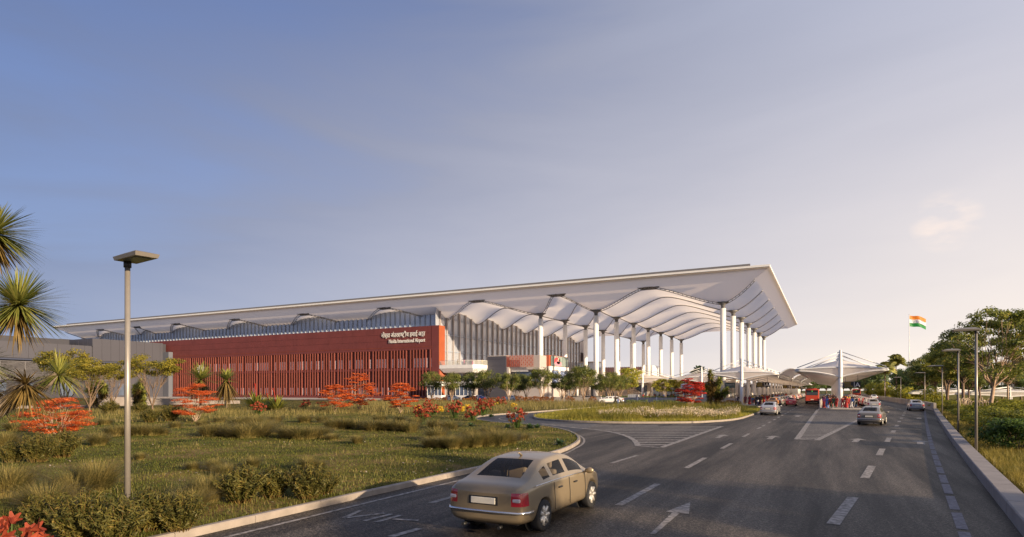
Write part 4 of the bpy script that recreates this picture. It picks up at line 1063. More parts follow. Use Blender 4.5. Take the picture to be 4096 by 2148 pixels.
def wheel_meshes():
    mb = MB(); prof = [(.20, -.09), (.315, -.105), (.328, -.06), (.328, .06), (.315, .105), (.20, .09)]
    mb.grid(lambda u, v: ((lambda q: (q[1], q[0]*math.cos(2*PI*u), q[0]*math.sin(2*PI*u)))(prof[round(v*5)])), 28, 5)
    ty = mb.mesh('tyre', tyrem)
    mb = MB(); mb.tube([(.055, 0, 0), (.075, 0, 0)], .05, 12); mb.tube([(-.02, 0, 0), (.0, 0, 0)], .215, 24)
    mb.grid(lambda u, v: ((.04+.055*v, (.205+.012*v)*math.cos(2*PI*u), (.205+.012*v)*math.sin(2*PI*u))), 28, 1)
    for k in range(7):
        a = 2*PI*k/7; mb.tube([(.065, .03*math.cos(a), .03*math.sin(a)), (.08, .21*math.cos(a), .21*math.sin(a))], [.045, .040], 6)
    rm = mb.mesh('rim', rimm)
    return ty, rm
TY, RM = wheel_meshes()
def mesh_of(fn, m): mb = MB(); fn(mb); return mb.mesh('m', m)
def seat(mb):
    for sx in (-.36, .36):
        mb.rbox(sx-.24, .0, .42, sx+.24, .45, .56, .05); mb.rbox(sx-.23, -.16, .5, sx+.23, .0, 1.12, .05); mb.rbox(sx-.13, -.15, 1.14, sx+.13, -.05, 1.32, .04)
    mb.rbox(-.6, -1.0, .42, .6, -.5, .58, .05); mb.rbox(-.6, -1.15, .5, .6, -1.0, 1.02, .05)
    for sx in (-.38, .38): mb.rbox(sx-.12, -1.14, 1.0, sx+.12, -1.03, 1.16, .04)
SEATS = mesh_of(seat, seatm)
FLOORM = mesh_of(lambda mb: (mb.box(-.58, -1.0, .26, .58, 1.2, .40), mb.box(-.55, .9, .5, .55, 1.3, .93), mb.box(-.6, -1.85, .6, .6, -1.16, .97)), blackpl)
BUMP = mesh_of(lambda mb: mb.tube([(-.885, -1.9, .50), (-.88, -2.12, .505), (-.76, -2.285, .51), (-.35, -2.325, .51), (.35, -2.325, .51), (.76, -2.285, .51), (.88, -2.12, .505), (.885, -1.9, .50)], .028, 8), chrome)
PLATE = mesh_of(lambda mb: mb.rbox(-.27, -2.325, .655, .27, -2.27, .785, .012), platem)
RECESS = mesh_of(lambda mb: mb.rbox(-.32, -2.305, .635, .32, -2.2, .81, .01), blackpl)
TRIML = mesh_of(lambda mb: mb.tube([(-.872, -1.75, .985), (-.868, -.8, .99), (-.865, .1, .98), (-.855, 1.2, .95)], .012, 5), chrome)
TRIMR = mesh_of(lambda mb: mb.tube([(.872, -1.75, .985), (.868, -.8, .99), (.865, .1, .98), (.855, 1.2, .95)], .012, 5), chrome)
EXH = mesh_of(lambda mb: (mb.tube([(-.45, -2.2, .20), (-.45, -2.32, .20)], .035, 10), mb.tube([(.35, -2.2, .20), (.35, -2.32, .20)], .035, 10), mb.box(-.6, -2.0, .2, .6, -1.7, .27)), blackpl)
def seams(mb):
    for sx in (-1, 1):
        for y in (-.83, .01, .97):
            mb.tube([(sx*.893, y, .36), (sx*.897, y, .62), (sx*.868, y, .95)], .006, 4)
        for y in (-.62, .25): mb.rbox(sx*.88-.03, y, .79, sx*.88+.03, y+.18, .82, .008)
    mb.tube([(-.52, -2.262, .62), (-.55, -2.262, .86), (-.6, -2.18, 1.0)], .006, 4); mb.tube([(.52, -2.262, .62), (.55, -2.262, .86), (.6, -2.18, 1.0)], .006, 4)
SEAMS = mesh_of(seams, blackpl)
MIRR = mesh_of(lambda mb: (mb.sphere((1.0, .93, 1.0), (.11, .06, .075)), mb.tube([(.86, .93, .95), (.93, .93, .98)], .03, 6)), beige)
MIRL = mesh_of(lambda mb: (mb.sphere((-1.0, .93, 1.0), (.11, .06, .075)), mb.tube([(-.86, .93, .95), (-.93, .93, .98)], .03, 6)), beige)
ANT = mesh_of(lambda mb: mb.tube([(0, -.62, 1.47), (0, -.74, 1.53), (0, -.8, 1.53)], [.03, .02, .008], 6), beige)
LINER = mesh_of(lambda mb: mb.tube([(0, 0, 0), (.005, 0, 0)], .37, 20), blackpl)
LENS = mesh_of(lambda mb: [mb.rbox(sx*.70-.08, -2.285, .715, sx*.70+.08, -2.18, .79, .02) for sx in (-1, 1)], clearlens)
def make_car(detail=2):
    r = empty('car')
    def L(n, me, m=None, parent=None, loc=None):
        o = link(n, me, parent or r, loc)
        if not me.materials: me.materials.append(m or beige)
        return o
    b_ = L('body', CM['body'])
    L('rear_window', CM['rear_window'], carglass); L('windscreen', CM['windscreen'], carglass); L('side_window', CM['window_l'], carglass); L('side_window', CM['window_r'], carglass)
    a = L('taillight', CM['taillight_l'], redlens); b2 = L('taillight', CM['taillight_r'], redlens)
    for y in (-1.35, 1.45):
        for sx in (-1, 1):
            w_ = L('wheel', TY, tyrem); w_.location = (sx*.79, y, .325)
            if sx < 0: w_.rotation_euler = (0, 0, PI)
            if detail: L('rim', RM, rimm, parent=w_)
    L('headlight', CM['headlight_l'], clearlens); L('headlight', CM['headlight_r'], clearlens)
    L('bumper_trim', BUMP); L('number_plate', PLATE); 
    if detail: L('seats', SEATS); L('cabin_floor', FLOORM); [L('wheel_arch', LINER, loc=(sx*.60, y, .33)) for sx in (-1, 1) for y in (-1.35, 1.45)]; L('mirror', MIRR); L('mirror', MIRL)
    if detail > 1:
        L('plate_recess', RECESS); L('window_trim', TRIML); L('window_trim', TRIMR); L('exhaust', EXH); L('panel_gaps', SEAMS); L('antenna', ANT); L('reversing_lens', LENS, parent=a)
    return r
carp = {d: make_car(d) for d in (2, 1, 0)}
placed = set()
def put_car(x, y, rz, col, label, detail=1, group=None, sc=1., top=None):
    p = carp[detail]
    o = p if detail not in placed else copy_tree(p)
    placed.add(detail)
    o.location = (x, y, .012); o.rotation_euler.z = rz; o.scale = (sc, sc, sc*(.965 if col == 'beige' else 1))
    for k in ('group',):
        if k in o: del o[k]
    tag(o, label, 'car', group)
    for ch in o.children:
        n_ = ch.name.split('.')[0]
        if n_ in ('body', 'mirror', 'antenna'): setmat(ch, PAINTS[col])
    return o
gcar = 'cars driving on the near carriageway'
put_car(-5.97, 12.70, R(0), 'beige', 'beige-gold sedan seen from behind in the foreground by the left kerb', 2, gcar)
put_car(3.25, 59.3, R(-9), 'grey', 'grey-brown sedan seen from behind right of the hatched median', 2, gcar)
put_car(-5.95, 77.2, R(-3), 'silver', 'pale silver sedan passing the end of the golden grass island', 2, gcar)
put_car(10.75, 101.5, R(-1), 'silver', 'silver sedan with bright tail lights beside the end of the concrete barrier', 1, gcar)
put_car(11.35, 200, R(1), 'white', 'small white car far off driving along the concrete barrier', 1, gcar)
put_car(-5.95, 122.5, R(0), 'red', 'red and white taxi driving left of the red bus', 1, gcar)
put_car(6.05, 108.5, R(0), 'silver', 'silver sedan parked by the people on the median platform', 1, gcar)
q1 = ['orange', 'white', 'silver', 'grey', 'dark', 'silver', 'blue', 'dark', 'white', 'white', 'red', 'white', 'orange', 'white', 'blue', 'white', 'red', 'white', 'silver', 'orange', 'white', 'white', 'silver', 'white', 'white', 'grey', 'white', 'white']
gq = 'taxis queued along the left platform'
for i, c in enumerate(q1): put_car(-8.75 + .12*math.sin(i*2.1), 119.5+5.4*i, R(random.uniform(-1.5, 1.5)), c, f'{c} car, {ORD[i]} in the taxi queue counted from the near end', 1 if i < 7 else 0, gq)
gr_ = 'cars queued along the right side of the median platform'
for i in range(18):
    c = ['white', 'silver', 'red', 'white', 'grey'][i % 5]; put_car(6.1 + .1*math.sin(i*1.7), 116+5.5*i, R(random.uniform(-1.5, 1.5)), c, f'{c} car, {ORD[i]} behind the silver one in the row right of the median platform', 0, gr_)
gs = 'cars on the service road before the terminal'
for px, D, rz, c, lb in [(2434, 131, 112, 'white', 'white car beside the two standing men on the service road'), (2455, 139, 100, 'white', 'white car half hidden behind the first on the service road'), (2046, 160, 75, 'white', 'white car left of the orange hedge below the lattice screen'), (1805, 156, 110, 'white', 'white car below the terminal balcony'),
                         (1880, 163, 90, 'dark', 'dark car behind the shrubs just right of the balcony'), (1915, 163, 90, 'blue', 'dark blue car behind the shrubs left of the lattice block'), (2300, 150, 90, 'grey', 'leftmost grey car parked under the trees by the big column'), (2345, 149, 90, 'dark', 'dark car parked between two grey ones under the trees'), (2385, 148, 90, 'grey', 'grey car parked nearest the white car under the trees')]:
    p = at(px, D); put_car(p.x, p.y, R(rz), c, lb, 1, gs)

# ================================================================== BUSES
redbus = mat('paint_bus_red', (.50, .065, .035), .35, coat=.4)
def make_bus(x, y, label):
    r = empty('bus', (x, y, .01), label=label, cat='bus', group='red city buses'); W = 1.27; L = 11.; H = 3.05
    mb = MB(); mb.rbox(-W, -L/2, .38, W, L/2, H, .12); b_ = mb.build('body', redbus, r)
    mb = MB(); mb.rbox(-W*.86, -L/2-.02, 1.75, W*.86, -L/2+.1, 2.78, .04); mb.build('rear_window', mat('bus_glass', (.05, .06, .07), .1, spec=.8), r)
    mb = MB(); mb.rbox(-W*.86, -L/2-.035, 2.42, W*.86, -L/2, 2.8, .03); mb.build('destination_panel', signblack, r)
    for sx in (-1, 1):
        mb = MB()
        for k in range(7): mb.box(sx*W-.01, -L/2+.6+k*1.45, 1.35, sx*W+.012, -L/2+1.95+k*1.45, 2.5)
        mb.build('side_window', MATS['bus_glass'], r)
        mb = MB(); mb.rbox(sx*W*.9-.09, -L/2-.03, .75, sx*W*.9+.09, -L/2+.02, 1.15, .02); mb.build('taillight', redlens, r)
        mb = MB(); mb.tube([(sx*W, L/2-.1, 2.5), (sx*(W+.3), L/2, 2.4), (sx*(W+.3), L/2, 2.1)], .05, 6); mb.build('mirror', blackpl, r)
        for yy in (-L/2+2.4, L/2-2.6):
            mb = MB(); mb.tube([(sx*(W-.3), yy, .48), (sx*(W+.01), yy, .48)], .48, 20); mb.build('wheel', tyrem, r)
    mb = MB(); mb.rbox(-W, -L/2-.05, .30, W, -L/2+.3, .62, .04); mb.build('bumper', blackpl, r)
    mb = MB(); mb.rbox(-.28, -L/2-.07, .80, .28, -L/2-.0, .98, .01); mb.build('number_plate', platem, r)
    mb = MB(); mb.box(-W*.8, -L/2-.012, 1.60, W*.8, -L/2+.01, 1.63); mb.box(-W*.8, -L/2-.012, 1.05, W*.8, -L/2+.01, 1.07); mb.rbox(-.8, -3, H-.02, .8, 3, H+.16, .05); mb.build('roof_unit', redbus, r)
    mb = MB(); me = text_mesh('N', .26, .003, align='CENTER'); me.transform(Matrix.Translation((.0, -L/2-.045, 2.52)) @ Matrix.Rotation(R(90), 4, 'X')); me.materials.clear(); me.materials.append(lamp_mat('green_display', (.1, .8, .15), .8) if 'green_display' not in MATS else MATS['green_display']); link('display_text', me, r)
make_bus(-2.95, 146, 'red city bus seen from behind left of the median platform')
make_bus(8.7, 250, 'red city bus farther off right of the median canopies')

# ================================================================== PEOPLE
def skin(joints, edges, rad, name, m, sub=1, root=0):
    me = bpy.data.meshes.new(name); me.from_pydata(joints, edges, []); o = bpy.data.objects.new(name, me); C.objects.link(o)
    sk = o.modifiers.new('k', 'SKIN'); sk.use_smooth_shade = True
    for i, v in enumerate(me.skin_vertices[0].data):
        r_ = rad[i]; v.radius = (r_, r_) if not isinstance(r_, tuple) else r_; v.use_root = (i == root)
    s_ = o.modifiers.new('s', 'SUBSURF'); s_.levels = sub
    bpy.context.view_layer.update()
    out = bpy.data.meshes.new_from_object(o.evaluated_get(bpy.context.evaluated_depsgraph_get())); bpy.data.objects.remove(o)
    out.name = name; out.materials.clear(); out.materials.append(m); return out
POSES = []
def pose_meshes(stride, armL, armR, lean=0., fem=False):
    s = stride; hipw = .09; sw = .185 if not fem else .165
    J = {'pel': (0, 0, .95), 'sp': (0, .01+lean*.4, 1.15), 'ch': (0, lean, 1.36), 'nk': (0, lean+.01, 1.49), 'hd': (0, lean+.025, 1.575), 'cr': (0, lean+.02, 1.68)}
    J['hl'] = (-hipw, 0, .90); J['hr'] = (hipw, 0, .90); J['kl'] = (-hipw-.01, s*.22+.02, .49); J['kr'] = (hipw+.01, -s*.18+.02, .49)
    J['al'] = (-hipw, s*.36-.02, .08+.0); J['ar'] = (hipw, -s*.38-.02, .08+abs(s)*.07); J['tl'] = (-hipw-.02, s*.36+.13, .035); J['tr'] = (hipw+.02, -s*.38+.11, .035+abs(s)*.02)
    J['sl'] = (-sw, lean, 1.41); J['sr'] = (sw, lean, 1.41)
    def arm(sx, a):
        el = (sx*(sw+.05), lean+a*.10, 1.14); wr = (sx*(sw+.04-max(0, a)*.09), lean+a*.30+.04, .91+max(0, a)*.22); ha = (wr[0]*.98, wr[1]+.03+a*.06, wr[2]-.08+max(0, a)*.08)
        return el, wr, ha
    J['el'], J['wl'], J['fl'] = arm(-1, armL); J['er'], J['wr_'], J['fr'] = arm(1, armR)
    R_ = {'pel': (.125, .10), 'sp': (.11, .085), 'ch': (.135, .095), 'nk': .052, 'hd': (.075, .09), 'cr': (.06, .07), 'hl': .085, 'hr': .085, 'kl': .055, 'kr': .055, 'al': .036, 'ar': .036, 'tl': .032, 'tr': .032, 'sl': .055, 'sr': .055, 'el': .038, 'er': .038, 'wl': .026, 'wr_': .026, 'fl': .032, 'fr': .032}
    E = [('pel', 'sp'), ('sp', 'ch'), ('ch', 'nk'), ('nk', 'hd'), ('hd', 'cr'), ('pel', 'hl'), ('hl', 'kl'), ('kl', 'al'), ('al', 'tl'), ('pel', 'hr'), ('hr', 'kr'), ('kr', 'ar'), ('ar', 'tr'), ('ch', 'sl'), ('sl', 'el'), ('el', 'wl'), ('wl', 'fl'), ('ch', 'sr'), ('sr', 'er'), ('er', 'wr_'), ('wr_', 'fr')]
    def sub(keys, grow, name, m, root):
        ks = [k for k in J if k in keys]; ix = {k: i for i, k in enumerate(ks)}
        rr = [tuple(q+grow for q in R_[k]) if isinstance(R_[k], tuple) else R_[k]+grow for k in ks]
        return skin([J[k] for k in ks], [(ix[a], ix[b]) for a, b in E if a in ix and b in ix], rr, name, m, 1, ix[root])
    out = {'body': sub(J.keys(), 0, 'body', skinm, 'pel'),
           'top': sub({'pel', 'sp', 'ch', 'sl', 'sr', 'el', 'er', 'hl', 'hr'} | ({'wl', 'wr_'} if not fem else set()), .022, 'top', white, 'pel')}
    if not fem: out['bottom'] = sub({'pel', 'hl', 'hr', 'kl', 'kr', 'al', 'ar'}, .024, 'bottom', white, 'pel')
    else:
        mb = MB(); zz = [1.02, .85, .5, .08]; rr = [(.14, .11), (.19, .15), (.22, .19), (.29, .25)]
        mb.grid(lambda u, v: ((lambda i: (rr[i][0]*math.cos(2*PI*u)*(1+.06*math.sin(12*PI*u)*(i > 1)), rr[i][1]*math.sin(2*PI*u)*(1+.06*math.sin(12*PI*u)*(i > 1)) + s*.08*(i > 2), zz[i]))(round(v*3))), 24, 3)
        out['bottom'] = mb.mesh('skirt', white)
    mb = MB(); hy = J['hd'][1]
    mb.sphere((0, hy-.012, 1.625), (.088, .103, .10)); 
    if fem: mb.grid(lambda u, v: (.085*math.cos(PI+PI*u), hy-.02+.1*math.sin(PI+PI*u), 1.62-.30*v), 8, 3)
    out['hair'] = mb.mesh('hair', hairm)
    mb = MB(); mb.grid(lambda u, v: ((.105+.16*v**1.5)*math.cos(PI*.95+PI*1.1*u), hy-.01+(.125+.04*v)*math.sin(PI*.95+PI*1.1*u), 1.70-.42*v), 12, 5); mb.sphere((0, hy-.01, 1.665), (.10, .12, .085))
    out['scarf'] = mb.mesh('scarf', white)
    mb = MB(); mb.rbox(-.15, lean-.30, 1.02, .15, lean-.12, 1.42, .05); out['backpack'] = mb.mesh('backpack', white)
    mb = MB()
    for a in ('l', 'r'):
        t = J['t'+a]; q = J['a'+a]; mb.sphere(((t[0]+q[0])/2, (t[1]+q[1])/2, min(t[2], q[2])+.01), (.05, .13, .05))
    out['shoes'] = mb.mesh('shoes', hairm)
    mb = MB(); mb.sphere((0, hy+.10, 1.585), (.012, .018, .02)); 
    for sx in (-1, 1): mb.sphere((sx*.032, hy+.083, 1.61), (.011, .01, .008))
    return out
for a in [(.9, .4, -.3, .02, False), (.15, .0, .1, 0, False), (.1, .9, .1, 0, False), (-.7, -.3, .5, .02, False), (.3, .1, .2, 0, True), (.8, .2, .7, .02, True)]: POSES.append((a, pose_meshes(*a)))
CL = {'red': (.36, .025, .025), 'maroon': (.18, .02, .03), 'blue': (.10, .22, .55), 'navy': (.02, .03, .10), 'yellow': (.65, .42, .03), 'pink': (.65, .10, .30), 'black': (.015, .015, .015), 'white': (.65, .63, .60), 'green': (.03, .12, .06), 'grey': (.15, .15, .16), 'orange': (.65, .22, .04), 'beige': (.40, .32, .22)}
CLM = {k: mat('cloth_'+k, v, .85, var=.12, scale=9) for k, v in CL.items()}
counts = {}
def person(x, y, rz, pose, top, bottom, label, group, z=.15, scarf=None, pack=None, h=1.):
    (a, P) = POSES[pose]
    r = empty('person', (x, y, z), rz, label, 'person', group, scale=h)
    link('body', P['body'], r)
    for n_, key, c in (('skirt' if a[4] else 'trousers', 'bottom', bottom), ('blouse' if a[4] else 'shirt', 'top', top)):
        o = link(n_, P[key], r); setmat(o, CLM[c])
    if scarf: o = link('headscarf', P['scarf'], r); setmat(o, CLM[scarf])
    else: link('hair', P['hair'], r)
    if pack: o = link('backpack', P['backpack'], r); setmat(o, CLM[pack])
    link('shoes', P['shoes'], r)
    return r
gm = 'people standing at the front of the median platform'
def onm(px, py): return G(px, py, .15)
med = [(3296, 1633, 5, 'pink', 'red', 'woman in pink shawl and red skirt at the median platform left front corner', 'pink', None, 200), (3307, 1632, 5, 'blue', 'blue', 'woman in blue with a headscarf beside the pink-shawled one', 'blue', None, 180), (3318, 1630, 0, 'maroon', 'black', 'man in maroon just right of the woman in blue', None, None, 20),
       (3325, 1628, 3, 'red', 'red', 'man in red third from the left edge of the median platform', None, None, 160), (3333, 1632, 0, 'green', 'green', 'man in dark green walking left of the first median mast', None, None, 30), (3346, 1630, 1, 'red', 'red', 'man in a red suit just left of the first median mast', None, None, -30),
       (3371, 1631, 0, 'red', 'red', 'man in red just right of the first median mast', None, None, 10), (3385, 1632, 4, 'red', 'red', 'woman in a long coral-red dress right of the first median mast', 'red', None, 160), (3394, 1630, 1, 'red', 'red', 'man in red behind the woman in the long red dress', None, None, 200),
       (3406, 1633, 3, 'white', 'white', 'man in white trousers stepping between the red-clad people and the backpackers', None, 'blue', 60), (3416, 1632, 0, 'white', 'grey', 'man with white shirt and dark bag under the gate sign', None, 'grey', -20), (3425, 1632, 1, 'grey', 'black', 'man in grey beside the rightmost man in red', None, 'black', 0), (3432, 1630, 1, 'red', 'red', 'rightmost man in red beside the parked silver sedan', None, None, 30)]
for px, py, ps, t, b_, lb, sc_, pk, rz in med:
    p = onm(px, py); person(p.x, p.y, R(rz), ps, t, b_, lb, gm, scarf=sc_, pack=pk)
random.seed(5)
cols = ['red', 'maroon', 'black', 'white', 'yellow', 'navy', 'red', 'grey', 'orange', 'red', 'green', 'blue']
gm2 = 'crowd waiting deeper on the median platform'
seen = {}
def ordlab(key, txt, ref):
    seen[key] = seen.get(key, 0)+1; return f'{ORD[seen[key]-1]} nearest {txt} {ref}'
for i in range(34):
    y = 111 + i*1.7 + random.uniform(-.5, .5); x = random.uniform(-.9, 1.2) if i % 4 else random.uniform(2.2, 4.2); c = random.choice(cols); b_ = random.choice(cols); ps = random.randrange(6); who = 'woman' if ps > 3 else 'man'
    person(x, y, R(random.choice([0, 20, 180, 200, -30, 160])), ps, c, b_, ordlab(('m', who, c), f'{who} with {c} top', 'in the crowd behind the first median mast'), gm2, h=random.uniform(.93, 1.04))
gl_ = 'people waiting beside the taxi queue'
lf = [(2944, 1612, 1, 'white', 'navy', 'man with a child left of the first left canopy mast', None, None, 100), (2952, 1616, 0, 'navy', 'navy', 'man in navy right beside the first left canopy mast', None, 'black', 90), (2981, 1619, 1, 'maroon', 'maroon', 'man in a maroon suit first right of the yellow board', None, None, 180), (2998, 1619.5, 4, 'red', 'red', 'woman in a long red dress beside the man in the blue jacket', None, None, 170),
      (3010, 1619.5, 1, 'blue', 'grey', 'man in a light blue jacket seen from behind', 'yellow', None, 10), (3024, 1621, 2, 'black', 'black', 'man in black holding out an arm behind the small child', None, None, -40), (3031, 1622, 0, 'white', 'navy', 'small child in white and navy in front of the taxi queue', None, None, 180), (3040, 1620, 5, 'grey', 'maroon', 'woman in grey near the rear of the first taxis', None, None, 30), (3048, 1621, 1, 'black', 'black', 'man all in black nearest the taxi queue', None, None, 0)]
for px, py, ps, t, b_, lb, sc_, pk, rz in lf:
    p = G(px, py, .15); q = p
    q.x = min(q.x, -10.9); person(q.x, q.y, R(rz), ps, t, b_, lb, gl_, scarf=sc_, pack=pk, h=.68 if 'child in' in lb else 1)
for i in range(58):
    y = 121 + i*2.1 + random.uniform(-.8, .8); x = random.uniform(-13.6, -10.9); c = random.choice(cols); b_ = random.choice(cols); ps = random.randrange(6); who = 'woman' if ps > 3 else 'man'
    person(x, y, R(random.choice([0, 20, 180, 200, -90, 90, -60])), ps, c, b_, ordlab(('l', who, c), f'{who} with {c} top', 'in the line beside the taxi queue'), gl_, h=random.uniform(.93, 1.04), pack=random.choice([None, None, 'black', 'grey']))
# forecourt and balcony
for px, D, ps, t, b_, lb, pk, rz, z in [(2462, 122, 1, 'black', 'black', 'man in black beside the white car on the service road', 'black', 40, .0), (2472, 121, 2, 'grey', 'blue', 'man in blue jeans raising an arm beside the white car', None, 0, .0), (2548, 152, 1, 'navy', 'navy', 'man in navy standing left of the forecourt canopy mast', 'grey', 0, .15), (2553, 154, 1, 'white', 'grey', 'man in white behind the one left of the forecourt canopy mast', None, 180, .15)]:
    p = at(px, D); person(p.x, p.y, R(rz), ps, t, b_, lb, 'people on the forecourt', z=z, pack=pk)
for x, t, b_, ps, lb in [(-101.2, 'beige', 'beige', 1, 'person in beige leftmost on the terminal balcony'), (-99.6, 'white', 'blue', 1, 'person in white and blue beside the pink sari on the balcony'), (-98.9, 'pink', 'pink', 4, 'woman in a pink sari on the terminal balcony'), (-95.9, 'maroon', 'pink', 4, 'dark-haired woman alone near the balcony corner'), (-93.9, 'yellow', 'beige', 1, 'person in yellow at the right corner of the balcony')]:
    person(x, 160.6 if x < -95 else 163, R(180), ps, t, b_, lb, 'people on the terminal balcony', z=10.55)
gf = 'distant people walking on the forecourt'
for i in range(26):
    px = 2560 + i*13.5 + random.uniform(-4, 4); D = random.uniform(165, 185); c = random.choice(cols); ps = random.randrange(6); who = 'woman' if ps > 3 else 'man'; p = at(px, D)
    if 2700 < px < 2880: continue
    person(p.x, p.y, random.uniform(0, 6.2), ps, c, random.choice(cols), ordlab(('f', who, c), f'{who} with {c} top', 'among the walkers under the forecourt canopies'), gf, z=.14)
mb = MB(); mb.rbox(-.35, 0, .2, .35, .05, 1.0, .02); mb.cyl(-.3, .1, 0, 1, .03, 6); mb.cyl(.3, .1, 0, 1, .03, 6)
o = mb.build('notice_board', mat('yellow_board', (.60, .33, .03), .5), label='yellow notice board right of the first left canopy mast', cat='notice board'); o.location = (*G(2969, 1617).xy, .12)
# parapet of the median platform
mb = MB(); mb.box(-1.22, 103.2, .15, -1.12, 150, 1.2); mb.build('parapet', mat('pale_parapet', (.52, .48, .45), .6), label='thin pale parapet along the left edge of the median platform', cat='parapet')
mb = MB()
for k in range(6):
    mb.grid(lambda u, v, k=k: (k*.5 + .45*v, 1.0*math.cos(PI*u), .8+.9*math.sin(PI*u)), 8, 1)
o = mb.build('trolley_shelter', mat('silver_shelter', (.5, .5, .5), .4, metal=.4), label='curved silver trolley shelter on the forecourt left of the canopy mast', cat='shelter'); p = at(2515, 158); o.location = (p.x, p.y, .1)
# ================================================================== VEGETATION
L_dark = leaf_mat('dark_green_leaf', (.038, .072, .028), (.17, .22, .065), 1.0)
L_mid = leaf_mat('olive_green_leaf', (.05, .08, .02), (.23, .24, .06), .9, c3=(.42, .32, .08), trans=.45)
L_big = leaf_mat('fig_green_leaf', (.06, .095, .025), (.28, .28, .055), .8, c3=(.48, .37, .07), trans=.5)
L_yel = leaf_mat('yellow_blossom_leaf', (.12, .17, .03), (.50, .44, .06), 1.1, c3=(.80, .62, .08), trans=.45)
L_bush = leaf_mat('yellow_green_shrub_leaf', (.07, .10, .012), (.32, .30, .035), 1.3)
L_red = leaf_mat('scarlet_maple_leaf', (.36, .06, .018), (.80, .20, .05), 1.6, trans=.45)
L_crim = leaf_mat('crimson_maple_leaf', (.26, .025, .015), (.62, .07, .035), 1.6, trans=.4)
L_flow = leaf_mat('coral_petal', (.15, .025, .014), (.36, .075, .036), 9, trans=.35)
L_yfl = leaf_mat('yellow_petal', (.5, .33, .02), (.7, .5, .05), 9)
L_strap = leaf_mat('strap_leaf_green', (.03, .07, .015), (.12, .17, .04), 3)
L_host = leaf_mat('glossy_dark_leaf', (.02, .05, .02), (.09, .14, .06), 4, rough=.35)
L_orange = leaf_mat('orange_hedge_leaf', (.10, .035, .01), (.33, .12, .02), 1.0)
L_olive = leaf_mat('olive_shrub_leaf', (.034, .042, .010), (.15, .13, .03), 3, c3=(.32, .23, .06))
L_tus = leaf_mat('tussock_blade', (.07, .075, .022), (.30, .235, .08), 1.5)
L_tus2 = leaf_mat('golden_tussock_blade', (.08, .095, .015), (.28, .23, .04), .7)
L_lawn = leaf_mat('lawn_blade', (.035, .06, .01), (.165, .165, .03), .45, c3=(.36, .24, .10))
L_gold = leaf_mat('golden_lawn_blade', (.14, .15, .02), (.36, .31, .05), .4)
L_verge = leaf_mat('verge_blade', (.12, .115, .02), (.30, .23, .05), .5)
L_plume = leaf_mat('pale_seed_head', (.38, .30, .20), (.66, .55, .42), 3)
L_yuc = leaf_mat('yucca_green_blade', (.06, .09, .02), (.31, .30, .07), 2.5, trans=.3, c3=(.46, .38, .12))
L_dry = leaf_mat('dry_yucca_blade', (.04, .028, .010), (.21, .14, .045), 6, trans=.2)
L_aca = leaf_mat('golden_acacia_leaf', (.09, .10, .015), (.36, .29, .04), .8, trans=.5)
L_palm = leaf_mat('palm_frond', (.12, .16, .06), (.50, .46, .14), .7, c3=(.36, .27, .08))

